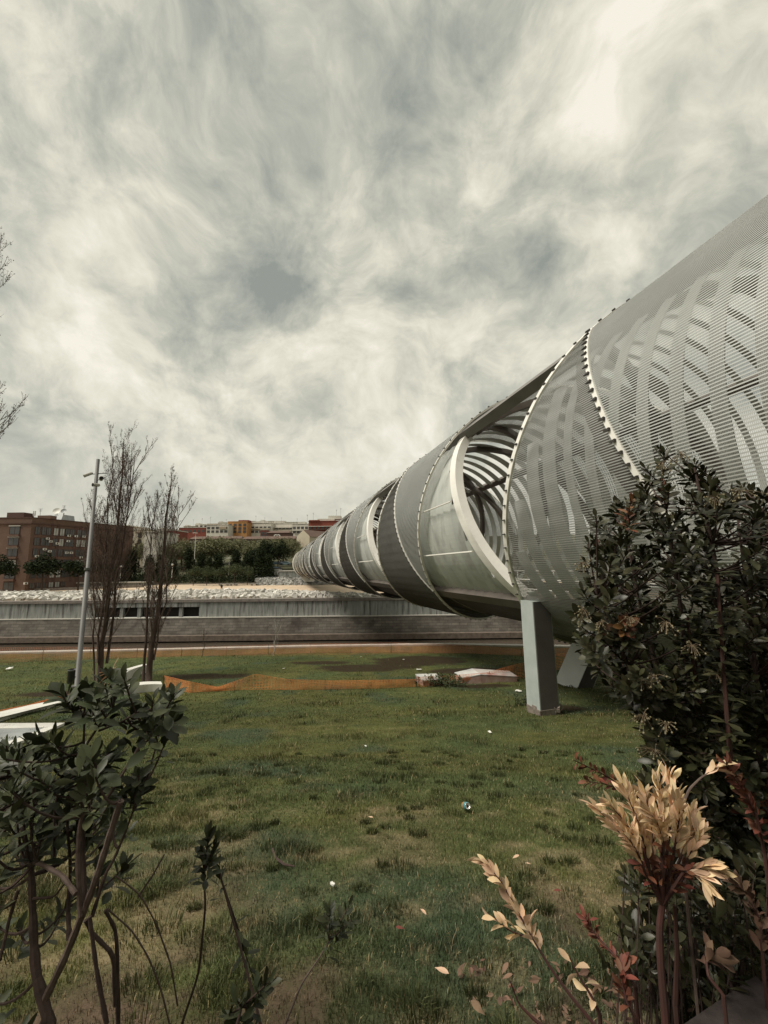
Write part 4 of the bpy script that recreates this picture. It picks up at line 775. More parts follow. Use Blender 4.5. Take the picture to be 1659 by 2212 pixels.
M['poplar'] = material('poplar_bark', (0.05, 0.03, 0.024), (0.10, 0.07, 0.057), 5, 0.95, bump=.01, stretch=(1, 1, .3))
M['poplar_twig'] = material('poplar_twig', (0.11, 0.08, 0.066), (0.16, 0.125, 0.105), 3, 0.95)
M['bud'] = material('buds', (0.075, 0.035, 0.026), (0.11, 0.06, 0.04), 8, 0.8, island=.3)
def bare_tree(name, base, top, r0, n1, label, seed, spread=.16, stems=(), buds=True, mat='poplar', lean=0.0):
    rg = np.random.default_rng(seed); base, top = np.asarray(base, float), np.asarray(top, float); t = thing(name, base.tolist(), label, 'tree'); ax_ = top - base; Hh = np.linalg.norm(ax_); up = ax_ / Hh
    tr = MB(); br = MB(); bd = []; m = 14; ts = np.linspace(0, 1, m); wob = np.cumsum(rg.normal(0, .035, (m, 3)), 0); wob[:, 2] = 0; wob -= np.outer(ts, wob[-1]); wob -= wob[0] * (1 - ts)[:, None]
    trunk = base + ts[:, None] * ax_ + wob; tr.tube(trunk - up * .15 * (1 - ts)[:, None], r0 * (1 - ts * .93)**.9 + .006, 9)
    pos = lambda P, u: np.array([np.interp(u, np.linspace(0, 1, len(P)), P[:, k]) for k in range(3)])
    def twig(p, d, ln, r, depth):
        n = 5 if depth < 2 else 4; P = [p]; d = d / np.linalg.norm(d)
        for k in range(n):
            d = d + up * .16 + rg.normal(0, .07, 3); d /= np.linalg.norm(d); P.append(P[-1] + d * ln / n)
        P = np.array(P); br.tube(P, np.linspace(r, r * .25 + .002, n + 1), 5 if depth == 0 else 3, False)
        if buds and depth >= 1:
            for q in range(int(7 * ln / .8) + 3): bd.append(pos(P, rg.uniform(.3, 1)) + rg.normal(0, .025, 3))
        if depth < 2:
            for q in range(int((8, 5)[depth] * max(.6, ln / (2.2, 1.0)[depth]))):
                u = rg.uniform(.18, .95); a = rg.uniform(0, 6.28); side = np.cross(up, [math.cos(a), math.sin(a), 0]); twig(pos(P, u), d * .9 + side * rg.uniform(.25, .6), ln * rg.uniform(.25, .5) * (1 - u * .4), r * .45, depth + 1)
    for k in range(n1):
        u = .10 + .86 * (k + rg.random()) / n1; a = k * 2.4 + rg.uniform(-.5, .5); out = np.array([math.cos(a), math.sin(a), 0]); ln = Hh * spread * (.55 + .9 * math.sin(math.pi * min(1, u * .9 + .18))) * rg.uniform(.7, 1.3)
        twig(pos(trunk, u), out * rg.uniform(.28, .62) + up * 1.0, ln, max(.005, r0 * .18 * (1 - u * .8)), 0)
    for (b0, t0, rs) in stems:
        b0, t0 = np.asarray(b0, float), np.asarray(t0, float); P = b0 + np.linspace(0, 1, 9)[:, None] * (t0 - b0); P[1:-1] += rg.normal(0, .04, (7, 3)); tr.tube(P, np.linspace(rs, rs * .2, 9), 7)
        for k in range(9): u = rg.uniform(.2, .97); a = rg.uniform(0, 6.28); twig(pos(P, u), np.array([math.cos(a), math.sin(a), 0]) * .55 + up, np.linalg.norm(t0 - b0) * .22, rs * .35, 0)
    tr.build('trunk', M[mat], t, True); br.build('branches', M['poplar_twig' if mat == 'poplar' else mat], t)
    if buds and bd:
        b = MB(); cards(b, np.array(bd), .022); b.build('buds', M['bud'], t)
    return t
q1 = hit(215, 1471); bare_tree('poplar_tree', q1, at(267, 954, q1[1] + .6), .13, 64, 'taller bare budding poplar right of the tall lamp post', 3, .19, [(q1 + [-.35, .1, 0], at(200, 1090, q1[1]), .05), (q1 + [.15, .2, .8], at(292, 985, q1[1] + .3), .07), (q1 + [-.1, -.1, .9], at(245, 975, q1[1]), .06)])
q2 = hit(322, 1472); bare_tree('poplar_tree', q2, at(371, 1026, q2[1] + .8), .145, 50, 'shorter bare poplar, second tree right of the tall lamp post', 8, .165, [(q2 + [-.3, 0, 0], at(330, 1120, q2[1]), .075), (q2 + [.1, .1, 1.0], at(388, 1100, q2[1]), .05)])
q3 = np.array([-13.8, 11.2, float(gz(-13.8, 11.2))]); bare_tree('poplar_tree', q3, q3 + [.2, 0, 16.0], .2, 30, 'bare poplar whose outer twigs reach in at the left picture edge', 21, .2)
q4 = at(590, 1392, 28.0); q4[2] = float(gz(q4[0], 28.0)); M['pale_bark'] = material('pale_bark', (0.42, 0.40, 0.36), (0.32, 0.29, 0.26), 6, .9)
bare_tree('sapling', q4, q4 + [.15, 0, 2.1], .03, 14, 'small pale bare sapling behind the far orange netting', 5, .36, buds=False, mat='pale_bark')
q5 = at(436, 1398, 27.5); q5[2] = float(gz(q5[0], 27.5)); bare_tree('sapling', q5, q5 + [.1, 0, 1.7], .02, 12, 'thin brown bare sapling behind the far orange netting near the right poplar', 6, .4, buds=False)

# ------------------------------------------------------------------ orange netting
M['net'] = material('orange_net', (0.88, 0.36, 0.12), (0.80, 0.28, 0.09), 3, 0.7, transl=.25)
M['net_far'] = material('faded_net', (0.75, 0.34, 0.20), (0.66, 0.25, 0.14), 1.2, 0.8, transl=.2)
def netting(name, base, hts, label, mat, mesh=.13, seed=1, sag=.10):
    """plastic barrier net following base points with a height at each of them"""
    base = np.asarray(base, float); L_ = np.concatenate([[0], np.cumsum(np.linalg.norm(np.diff(base[:, :2], axis=0), axis=1))]); n = int(L_[-1] / mesh); u = np.linspace(0, L_[-1], n)
    P = np.stack([np.interp(u, L_, base[:, k]) for k in range(3)], 1); hh = np.interp(u, L_, hts); rows_ = 11; lat = (fbm(u * .8 + seed, u * 0 + seed, 3) - .45) * .35
    T = np.gradient(P, axis=0); T[:, 2] = 0; T /= np.linalg.norm(T, axis=1)[:, None]; Nn = np.stack([T[:, 1], -T[:, 0], 0 * u], 1); G = np.zeros((rows_, n, 3))
    for r_ in range(rows_):
        f = r_ / (rows_ - 1); G[r_] = P + Nn * (lat * math.sin(f * 3.14) + f * lat * .4)[:, None] + np.array([0, 0, 1]) * (hh * f + .02 + .02 * fbm(u * 2 + r_, u * 0, 2))[:, None]
    t = thing(name, base[0].tolist(), label, 'barrier netting'); b = MB(); up = np.array([0, 0, 1.0])
    for r_ in range(rows_): b.sweep(G[r_], np.tile(up * .0065, (n, 1)), Nn * .004, False)
    c4 = np.array([[-1], [1]])
    for i_ in range(n):
        Vv = np.stack([G[:, i_] - T[i_] * .0055, G[:, i_] + T[i_] * .0055], 1).reshape(-1, 3); q = np.arange(rows_ - 1)[:, None] * 2; b.add(Vv, np.concatenate([q, q + 1, q + 3, q + 2], 1))
    b.build('net', mat, t)
    for i_ in np.linspace(0, n - 1, max(2, int(L_[-1] / 2.6))).astype(int):
        b = MB(); b.tube([P[i_] - [0, 0, .1], P[i_] + [0, 0, max(hh[i_], .35) + .06]], .012, 5); b.build('stake', M['clip'], t)
    return t
pts = [hit(x, y) for x, y in ((352, 1486), (410, 1497), (470, 1494), (550, 1490), (620, 1491), (720, 1490), (820, 1488), (900, 1484))]
netting('orange_netting', pts, [.5, .42, .16, .62, .42, .36, .34, .3], 'sagging orange barrier net across the mid lawn left of the concrete hatches', M['net'])
pts = [hit(x, y) for x, y in ((905, 1486), (970, 1478), (1050, 1474), (1130, 1466), (1180, 1452), (1250, 1440))]
netting('orange_netting', pts, [.42, .36, .4, .7, .8, .8], 'orange barrier net in front of the two concrete hatches', M['net'], seed=4)
fx = np.array([-20, 120, 330, 520, 660, 850, 1000, 1130, 1240, 1330]); fy = np.array([1433, 1427, 1420, 1415, 1411, 1410, 1411, 1417, 1418, 1420])
pts = [hit(x, y) for x, y in zip(fx, fy)]
netting('orange_netting', pts, [.95, .85, .55, .62, .62, .66, .55, .38, .5, .5], 'long faded orange barrier net along the far edge of the lawn', M['net_far'], .10, 9)
pts = [hit(x, y) for x, y in ((-30, 1552), (60, 1532), (140, 1512), (200, 1500))]
netting('orange_netting', pts, [.14, .12, .16, .12], 'collapsed thin orange net lying behind the white concrete strip', M['net'], seed=6)

# ------------------------------------------------------------------ concrete hatches and strips in the lawn
M['hatch_top'] = material('hatch_top', (0.62, 0.61, 0.57), (0.45, 0.46, 0.45), 1.6, .8, c3=(.26, .27, .27), s3=1.1, l3=.55, h3=.7)
M['hatch_side'] = material('hatch_side', (0.40, 0.31, 0.27), (0.28, 0.16, 0.13), 1.8, .85)
fl = hit(914.6, 1482); Yb = fl[1]
def box_on_lawn(name, label, tops, ground_drop, Ys):
    P = [at(x, y, Y) for (x, y), Y in zip(tops, Ys)]; zl = min(float(gz(p[0], p[1])) for p in P) - .1; c = np.mean(P, 0); t = thing(name, (c[0], c[1], zl), label, 'concrete hatch'); n = len(P)
    return P, zl, t, n
z_top = at(914.7, 1470, Yb)[2]
def plane_pt(px, py, z):
    xy = on_plane(px, py, z); return np.array([xy[0], xy[1], z])
P = [plane_pt(x, y, z_top) for x, y in ((914.7, 1470), (956.6, 1466.5), (941.5, 1455), (898, 1456))]
zl = float(gz(P[0][0], P[0][1])) - .12; hb = thing('concrete_hatch', np.mean(P, 0).tolist(), 'small square concrete hatch with white lid on the lawn', 'concrete hatch')
b = MB(); b.hexa([(*p[:2], zl) for p in P] + [(*p[:2], z_top - .05) for p in P]); b.build('side', M['hatch_side'], hb)
cc = np.mean(P, 0); b = MB(); b.hexa([(*(cc + (p - cc) * 1.03)[:2], z_top - .046) for p in P] + [(*(cc + (p - cc) * 1.03)[:2], z_top) for p in P]); b.build('lid', M['hatch_top'], hb)
src6 = lambda x, y: ((1580 + x / 3.072) * .5486, (2550 + y / 3.072) * .5486)
zr1 = fl[2] + .20
F = [plane_pt(*src6(740, 365), zr1), plane_pt(*src6(1400, 348), zr1)]; Bk = [plane_pt(*src6(650, 300), zr1 + .02), plane_pt(*src6(1300, 282), zr1 + .02)]
pf, pk = plane_pt(*src6(960, 322), zr1 + .16), plane_pt(*src6(860, 253), zr1 + .16)
hb = thing('concrete_hatch', np.mean(F + Bk, 0).tolist(), 'long low concrete hatch with a ridged, faded red and white top', 'concrete hatch'); zl = min(float(gz(p[0], p[1])) for p in F) - .15
b = MB(); V = [F[0], pf, F[1], Bk[1], pk, Bk[0]]; lo = [(*p[:2], zl) for p in V]; b.add(lo + [p - [0, 0, .04] for p in V], [(i, (i + 1) % 6, 6 + (i + 1) % 6, 6 + i) for i in range(6)]); b.build('side', M['hatch_side'], hb)
cc = np.mean(V, 0); V2 = [cc + (p - cc) * np.array([1.02, 1.02, 1]) for p in V]
M['hatch_red'] = material('hatch_top_red', (0.56, 0.52, 0.48), (0.44, 0.40, 0.38), 1.6, .8, c3=(.34, .14, .12), s3=.9, l3=.5, h3=.68)
for nm, idx, m_ in (('roof_panel', (0, 1, 4, 5), 'hatch_top'), ('roof_panel', (1, 2, 3, 4), 'hatch_red')):
    b = MB(); q = [V2[k] for k in idx]; b.hexa([p - [0, 0, .036] for p in q] + q); b.build(nm, M[m_], hb)
def flat_slab(name, pix, h, label, cat, mat, inner=None):
    P = [hit(x, y) for x, y in pix]; z = max(p[2] for p in P) + h; b = MB(); c = np.mean(P, 0); n = len(P)
    b.add([p - [0, 0, .15] for p in P] + [p + [0, 0, h] for p in P], [(i, (i + 1) % n, n + (i + 1) % n, n + i) for i in range(n)]); b.f[3].append(np.array([(n, n + i, n + i + 1) for i in range(1, n - 1)]))
    return tag(b.build(name, mat, loc=c.tolist()), label, cat)
flat_slab('concrete_strip', [(-40, 1570), (60, 1541), (132, 1525), (125, 1519), (60, 1532), (-40, 1556)], .13, 'white concrete strip slanting across the lawn at the left edge', 'concrete strip', M['white_paint'])
gfr = thing('grate', hit(60, 1585).tolist(), 'grey floor grating in a white pointed concrete frame at the left edge', 'grate')
Pq = [hit(x, y) for x, y in ((-60, 1567), (140, 1566), (62, 1602), (-60, 1640))]; cq = np.mean(Pq, 0)
Pi = [hit(x, y) for x, y in ((-60, 1580), (98, 1576), (40, 1600), (-60, 1634))]
b = MB(); n = 4; b.add([p + [0, 0, .06] for p in Pq] + [p + [0, 0, .06] for p in Pi] + [p - [0, 0, .15] for p in Pq] + [p - [0, 0, .05] for p in Pi], [(i, (i + 1) % 4, 4 + (i + 1) % 4, 4 + i) for i in range(4)] + [(i, 8 + i, 8 + (i + 1) % 4, (i + 1) % 4) for i in range(4)] + [(4 + i, 4 + (i + 1) % 4, 12 + (i + 1) % 4, 12 + i) for i in range(4)]); b.build('frame', M['white_paint'], gfr)
b = MB()
for k in range(60):
    f = (k + .5) / 60; a_, c_ = Pi[0] + (Pi[3] - Pi[0]) * f, Pi[1] + (Pi[2] - Pi[1]) * f; b.sweep(np.array([a_, c_]) + [0, 0, .03], np.tile((Pi[3] - Pi[0]) / 60 * .3, (2, 1)), np.tile([0, 0, .012], (2, 1)))
b.build('grating', M['zinc'], gfr)
def bench_block(pix_a, pix_b, w, h, label):
    a_, c_ = hit(*pix_a), hit(*pix_b); d = (c_ - a_) / np.linalg.norm(c_ - a_); n_ = np.array([-d[1], d[0], 0]); m = 9; t_ = np.linspace(0, 1, m); P = a_ + t_[:, None] * (c_ - a_) + n_ * (np.sin(t_ * 3.14) * .25)[:, None] + [0, 0, h / 2]
    b = MB(); b.sweep(P, np.tile(n_ * w / 2, (m, 1)), np.tile([0, 0, h / 2 + .03], (m, 1))); return tag(b.build('concrete_bench', M['white_paint'], loc=a_.tolist()), label, 'bench')
bench_block((258, 1478), (316, 1452), .4, .42, 'curved white concrete bench between the two bare poplars'); bench_block((268, 1500), (348, 1492), .5, .3, 'low white concrete bench just right of the right poplar foot')

# ------------------------------------------------------------------ litter and small things on the lawn
def paper(px, py, s, label, mat='white_paint'):
    s *= .72; p = hit(px, py); b = MB(); n = 4; g = np.linspace(-1, 1, n); X, Y = np.meshgrid(g, g); Z = .35 * RNG.random((n, n)) + .2; q = np.array(Matrix.Rotation(RNG.uniform(0, 3), 3, 'Z')).T
    V = np.stack([X, Y * .6, Z], -1).reshape(-1, 3) @ q * s + p + [0, 0, .03]; i = np.arange(n - 1)[:, None] * n; j = np.arange(n - 1)[None]; F = np.stack([i + j, i + j + 1, i + n + j + 1, i + n + j], -1).reshape(-1, 4)
    b.add(V, F); b.add(V - [0, 0, .008], F[:, ::-1]); tag(b.build('paper_scrap', M[mat], loc=p.tolist()), label, 'litter', 'paper litter on the lawn')
for px, py, s, lb in ((1120, 1496, .16, 'largest pale scrap, by the foot of the near bridge pier'), (1058, 1586, .07, 'crumpled white scrap on the lawn left of the right bush'), (20, 1448, .3, 'flat white sheet on the lawn at the far left'), (613, 1446, .1, 'white scrap on the lawn beyond the sagging net'), (872, 1426, .08, 'white scrap on the dark soil patch'), (780, 1420, .06, 'tiny white scrap above the dark soil near the far net'), (905, 1449, .18, 'grey white sheet behind the small hatch lid'), (790, 1616, .035, 'small white scrap in the middle of the lawn'), (718, 1922, .022, 'crumpled tan tissue on dry grass near the small sprouting plant'), (1175, 1527, .12, 'reddish flat scrap in the grass left of the pier')): paper(px, py, s, lb)
M['can_blue'] = material('can_blue', (0.12, 0.36, 0.40), rough=.3, metal=.4); M['can_orange'] = material('can_orange', (0.62, 0.33, 0.12), rough=.35, metal=.4); M['can_alu'] = material('can_aluminium', (0.72, 0.72, 0.70), rough=.3, metal=.7)
pc_ = hit(1010, 1756); can = thing('drink_can', pc_.tolist(), 'discarded blue and orange drink can lying in the grass', 'drink can')
Rm = np.array(Matrix.Rotation(R(12), 3, 'Z') @ Matrix.Rotation(R(62), 3, 'X')); cb = pc_ + [-.01, .035, .045]
b = MB(); b.lathe([(.001, .055), (.026, .052), (.033, .04), (.033, .005), (.0328, 0)], cb, 20, Rm @ np.diag([1, 1, -1])); b.build('bottom', M['can_orange'], can, True)
b = MB(); b.lathe([(.033, 0), (.033, .045), (.027, .058)], cb, 20, Rm); b.build('body', M['can_blue'], can, True)
b = MB(); b.lathe([(.027, .058), (.0272, .062), (.024, .0615), (.0235, .056), (.010, .056)], cb, 20, Rm); b.build('top', M['can_alu'], can, True)
b = MB(); b.lathe([(.0105, .0562), (.0001, .0562)], cb + Rm @ np.array([0, -.006, 0]), 12, Rm); b.build('opening', M['dark'], can)
# stone by the pier
p = hit(1122, 1500); 
st = hit(340, 1440)

# ------------------------------------------------------------------ leaves
M['leaf'] = material('arbutus_leaf', (0.025, 0.027, 0.012), (0.044, 0.043, 0.019), 9, 0.42, island=.55, spec=.4)
M['leaf_left'] = material('pale_arbutus_leaf', (0.026, 0.033, 0.014), (0.050, 0.058, 0.026), 9, 0.5, island=.5, spec=.3)
M['leaf_new'] = material('reddish_leaf', (0.12, 0.035, 0.02), (0.16, 0.075, 0.03), 9, 0.5, island=.4)
M['leaf_dry'] = material('dry_leaf', (0.68, 0.47, 0.28), (0.74, 0.57, 0.38), 14, 0.7, island=.42, transl=.25)
M['leaf_dry_red'] = material('dry_red_leaf', (0.10, 0.028, 0.015), (0.17, 0.06, 0.03), 12, 0.7, island=.4)
M['leaf_dry_grey'] = material('dry_grey_leaf', (0.10, 0.055, 0.036), (0.18, 0.11, 0.07), 12, 0.8, island=.3)
M['twig'] = material('twig_bark', (0.035, 0.02, 0.016), (0.065, 0.04, 0.032), 25, 0.9, bump=.002, bscale=80)
M['twig_pale'] = material('pale_twig_bark', (0.13, 0.095, 0.078), (0.07, 0.046, 0.037), 22, 0.9, bump=.002, bscale=80)
M['twig_red'] = material('red_twig_bark', (0.06, 0.02, 0.015), (0.04, 0.018, 0.014), 20, 0.8)
M['flower'] = material('bell_flower', (0.25, 0.22, 0.13), (0.16, 0.135, 0.075), 20, 0.7, island=.35)
M['flower_stalk'] = material('flower_stalk', (0.13, 0.095, 0.055), None, rough=.8)
_u5 = np.array([0, .16, .4, .66, .87, 1.0]); _w5 = np.array([.05, .30, .82, 1.0, .62, .03])
def leaves(b, P, Dv, Up, L_, Wd, curl=.12, fold=.22):
    """leaf blades: base points P, directions Dv, up hints Up, lengths, half widths"""
    P, Dv, Up = map(lambda a: np.asarray(a, float), (P, Dv, Up)); n = len(P); Dv = Dv / np.linalg.norm(Dv, axis=1)[:, None]; Sd = np.cross(Dv, Up); Sd /= np.linalg.norm(Sd, axis=1)[:, None] + 1e-9; N_ = np.cross(Sd, Dv)
    L_ = np.broadcast_to(L_, (n,))[:, None, None]; Wd = np.broadcast_to(Wd, (n,))[:, None, None]; cu = RNG.normal(curl, .09, n)[:, None, None]; k = len(_u5)
    mid = P[:, None] + Dv[:, None] * _u5[None, :, None] * L_ - N_[:, None] * (_u5**2)[None, :, None] * L_ * cu
    off = Sd[:, None] * _w5[None, :, None] * Wd; lift = N_[:, None] * _w5[None, :, None] * Wd * fold
    V = np.stack([mid + off + lift, mid, mid - off + lift], 2).reshape(n, -1, 3)
    i = np.arange(k - 1)[:, None] * 3; F = np.concatenate([np.stack([i, i + 1, i + 4, i + 3], -1).reshape(-1, 4), np.stack([i + 1, i + 2, i + 5, i + 4], -1).reshape(-1, 4)])
    b.add(V.reshape(-1, 3), (F[None] + (np.arange(n) * 3 * k)[:, None, None]).reshape(-1, 4))
def whorl(acc, tip, ax_, n, ln, wd, spread=(.35, 1.25), back=.10):
    """collect n leaves around the last stretch of a twig ending at tip"""
    ax_ = ax_ / np.linalg.norm(ax_); ref = np.array([1.0, 0, 0]) if abs(ax_[0]) < .8 else np.array([0, 1.0, 0]); A = np.cross(ax_, ref); A /= np.linalg.norm(A); B = np.cross(ax_, A)
    for k in range(n):
        f = k / max(1, n - 1); a = k * 2.4 + RNG.uniform(-.3, .3); ang = spread[0] + (spread[1] - spread[0]) * f + RNG.normal(0, .15); o = math.cos(a) * A + math.sin(a) * B
        acc[0].append(tip - ax_ * back * f); acc[1].append(ax_ * math.cos(ang) + o * math.sin(ang)); acc[2].append(ax_ * math.sin(ang) - o * math.cos(ang) + RNG.normal(0, .15, 3)); l = ln * RNG.uniform(.65, 1.15) * (.7 + .3 * min(1, f * 2.5)); acc[3].append(l); acc[4].append(l * wd * RNG.uniform(.85, 1.15))
def put(acc, name, mat, parent, curl=.12, fold=.22):
    if not acc[0]: return
    b = MB(); leaves(b, *acc, curl=curl, fold=fold); return b.build(name, mat, parent, True)
new = lambda: ([], [], [], [], [])
def bez(a_, c_, bow, n=9):
    a_, c_ = np.asarray(a_, float), np.asarray(c_, float); t_ = np.linspace(0, 1, n)[:, None]; return a_ + (c_ - a_) * t_ + np.asarray(bow) * (4 * t_ * (1 - t_))
def inside(poly, x, y):
    r = False; j = len(poly) - 1
    for i in range(len(poly)):
        (xi, yi), (xj, yj) = poly[i], poly[j]
        if (yi > y) != (yj > y) and x < (xj - xi) * (y - yi) / (yj - yi) + xi: r = not r
        j = i
    return r
def pxline(pts, Ys, n=14):
    P = np.array([at(x, y, Y) for (x, y), Y in zip(pts, np.broadcast_to(Ys, (len(pts),)))]); t_ = np.linspace(0, len(P) - 1, n)
    # smooth through the points
    Q_ = np.stack([np.interp(t_, np.arange(len(P)), P[:, k]) for k in range(3)], 1); Q_[1:-1] = (Q_[:-2] + Q_[1:-1] * 2 + Q_[2:]) / 4; return Q_
def flower_cluster(c, parent, n=22, s=.035):
    b = MB(); st_ = MB()
    for k in range(n):
        d = RNG.normal(size=3) * [1, 1, .7] * s * .9; d[2] -= s * .7; p = c + d; st_.tube([c, c + d * .5 + [0, 0, .008], p], .0012, 3, False); b.ball(p, s * RNG.uniform(.10, .17), 7, 4, (1, 1, 1.25))
    f = b.build('blossom', M['flower'], parent, True); st_.build('stalk', M['flower_stalk'], f)
UP = np.array([0, 0, 1.0])

# the big dark shrub on the right
sb = at(1520, 2010, 2.35); sb[2] = float(gz(sb[0], sb[1]))
shr = thing('arbutus_shrub', sb.tolist(), 'big dark glossy evergreen shrub with drooping flower clusters in the right foreground', 'shrub')
poly = [(1390, 985), (1412, 968), (1440, 972), (1452, 1010), (1475, 1000), (1492, 968), (1516, 962), (1520, 1010), (1545, 1040), (1580, 1048), (1612, 1046), (1640, 1052), (1670, 1060), (1800, 1090), (1950, 1250), (2000, 1600), (1950, 2000), (1700, 2050), (1560, 1960), (1440, 1760), (1385, 1690), (1400, 1620), (1345, 1500), (1300, 1470), (1245, 1370), (1238, 1310), (1262, 1250), (1262, 1190), (1275, 1130), (1330, 1080), (1365, 1060)]
accs = {'leaf': new(), 'leaf_new': new()}; tw = MB(); cnt = 0
core = [pxline([(1520, 2010), (1510, 1700), (1470, 1300), (1430, 1040)], [2.35, 2.35, 2.3, 2.2]), pxline([(1540, 2010), (1560, 1650), (1556, 1250), (1500, 1010)], [2.35, 2.2, 2.1, 2.15]), pxline([(1500, 2000), (1440, 1620), (1340, 1400), (1290, 1290)], [2.3, 2.2, 2.15, 2.2]), pxline([(1580, 2000), (1700, 1600), (1720, 1300), (1660, 1110)], [2.4, 2.4, 2.4, 2.4]), pxline([(1510, 1900), (1450, 1560), (1380, 1300), (1350, 1130)], [2.3, 2.3, 2.35, 2.35]), pxline([(1560, 2000), (1640, 1800), (1640, 1500), (1590, 1090)], [2.3, 2.1, 2.1, 2.3])]
for P in core: tw.tube(P, np.linspace(.022, .005, len(P)), 7)
allc = np.concatenate([P[2:] for P in core])
while cnt < 1150:
    x, y = RNG.uniform(1235, 1960), RNG.uniform(960, 2040)
    if not inside(poly, x, y): continue
    cnt += 1; Y = 1.85 + .95 * RNG.random()**1.1; tip = at(x, y, Y)
    if tip[2] < gz(tip[0], tip[1]) + .05: continue
    src = allc[np.argmin(np.linalg.norm(allc - tip + [0, 0, .12], axis=1))]; ax_ = (tip - src); ax_ = ax_ / (np.linalg.norm(ax_) + .05) + UP * RNG.uniform(.3, 1.0) + RNG.normal(0, .2, 3)
    dd = np.linalg.norm(tip - src)
    if dd < .6: tw.tube(bez(src, tip, UP * -.04 * RNG.random(), 5), np.linspace(.006, .003, 5), 4, False)
    red = RNG.random() < .018
    whorl(accs['leaf_new' if red else 'leaf'], tip, ax_, int(RNG.integers(13, 22)), RNG.uniform(.062, .088), .19, (.35, 1.35), RNG.uniform(.08, .17))
for px, Y_, y0, y1 in ((1556, 1.78, 1240, 1640), (1490, 1.9, 1330, 1520)):       # the tall red stem with leaves all along it
    P = pxline([(px - 6, y0), (px + 6, (y0 + y1) / 2), (px + 22, y1)], [Y_] * 3, 16); tw_r = MB(); tw_r.tube(P, np.linspace(.006, .009, 16), 6); tw_r.build('red_stem', M['twig_red'], shr)
    for k in range(95):
        p = P[int(RNG.integers(0, 16))] + RNG.normal(0, .006, 3); a = RNG.uniform(0, 6.28); d = np.array([math.cos(a), math.sin(a) * .7 - .2, RNG.uniform(-.1, .35)]); A = accs['leaf']; A[0].append(p); A[1].append(d); A[2].append(UP + RNG.normal(0, .2, 3)); A[3].append(.075); A[4].append(.0125)
tw.build('branches', M['twig'], shr); put(accs['leaf'], 'foliage', M['leaf'], shr); put(accs['leaf_new'], 'young_foliage', M['leaf_new'], shr)
for px, py in ((1262, 1318), (1300, 1345), (1360, 1335), (1440, 1345), (1258, 1215), (1385, 1470), (1410, 1460), (1545, 1455), (1390, 1545), (1440, 1565), (1415, 1620), (1496, 1395), (1470, 980), (1545, 1075), (1430, 1000), (1600, 1060)): flower_cluster(at(px, py, RNG.uniform(1.72, 1.9)), shr, s=RNG.uniform(.022, .032))
# a second shrub further back at the right edge
sb2 = np.array([4.1, 3.7, float(gz(4.1, 3.7))]); sh2 = thing('arbutus_shrub', sb2.tolist(), 'second evergreen shrub farther back, cut by the right picture edge', 'shrub'); acc = new(); tw = MB()
cr = [bez(sb2, sb2 + [dx, dy, hh], [dx * .2, 0, 0]) for dx, dy, hh in ((-.35, -.1, 2.7), (.3, .2, 2.9), (.9, 0, 2.6), (0, .5, 2.5))]
for P in cr: tw.tube(P, np.linspace(.03, .008, 9), 6)
al = np.concatenate([P[2:] for P in cr])
for k in range(260):
    d = RNG.normal(size=3); d /= np.linalg.norm(d); tip = sb2 + [.25, .1, 1.75] + d * np.array([1.0, .8, 1.25]) * RNG.random()**.4
    if tip[2] < sb2[2] + .1: continue
    src = al[np.argmin(np.linalg.norm(al - tip, axis=1))]; tw.tube([src, (src + tip) / 2 - UP * .03, tip], [.007, .005, .003], 4, False); whorl(acc, tip, d + UP * .7, 14, .075, .17)
tw.build('branches', M['twig'], sh2); put(acc, 'foliage', M['leaf'], sh2)

# the leggy shrub on the left
lz = lambda x, y: ((x) * .3551, 1426.4 + y * .3551)
sb = at(110, 2300, 1.25); sb[2] = float(gz(sb[0], sb[1]))
shl = thing('leggy_shrub', sb.tolist(), 'open leggy evergreen shrub with bare brown stems in the left foreground', 'shrub'); tw = MB(); twp = MB(); acc = new(); nodes = []
def stem(zs, Y0, Y1, r0, r1, pale=False, ground=False):
    pts_ = [lz(*z) for z in zs]; Ys = np.linspace(Y0, Y1, len(pts_)); P = pxline(pts_, Ys, 4 * len(pts_))
    if ground: P = np.concatenate([[np.array([P[0][0] + .02, P[0][1], float(gz(P[0][0], P[0][1])) - .03])], P])
    (twp if pale else tw).tube(P, np.linspace(r0, r1, len(P)) * .78 * (1 + .12 * np.sin(np.arange(len(P)) * 2.1)), 7); nodes.extend(P[2:]); return P
stem([(300, 2212), (215, 1900), (200, 1600), (190, 1250), (120, 950), (60, 700)], 1.25, 1.45, .019, .006, ground=True)
stem([(280, 2050), (400, 1800), (500, 1550), (560, 1400), (620, 1220), (680, 1030), (735, 855)], 1.25, 1.2, .013, .011, pale=True)
stem([(460, 1420), (380, 1310), (230, 1230), (170, 1240)], 1.2, 1.3, .008, .006, pale=True)
stem([(490, 1560), (470, 1200), (490, 940), (640, 860), (740, 700), (850, 520), (900, 430)], 1.22, 1.38, .009, .004, pale=True)
stem([(520, 1500), (505, 1200), (500, 900), (505, 600), (515, 330)], 1.24, 1.4, .009, .004)
stem([(505, 700), (520, 520), (600, 400), (690, 290)], 1.33, 1.42, .006, .004); stem([(600, 430), (740, 375), (860, 300)], 1.4, 1.45, .005, .003)
stem([(545, 1560), (590, 1900), (650, 2212)], 1.2, 1.2, .006, .008); stem([(640, 1520), (710, 1650), (720, 2212)], 1.25, 1.3, .005, .008)
stem([(700, 1310), (850, 1420), (950, 1600), (1040, 1850), (1080, 2100)], 1.3, 1.5, .0025, .0035, pale=True); stem([(650, 1510), (800, 1640), (900, 1800), (980, 2000), (1040, 2250)], 1.3, 1.4, .0025, .0035, pale=True)
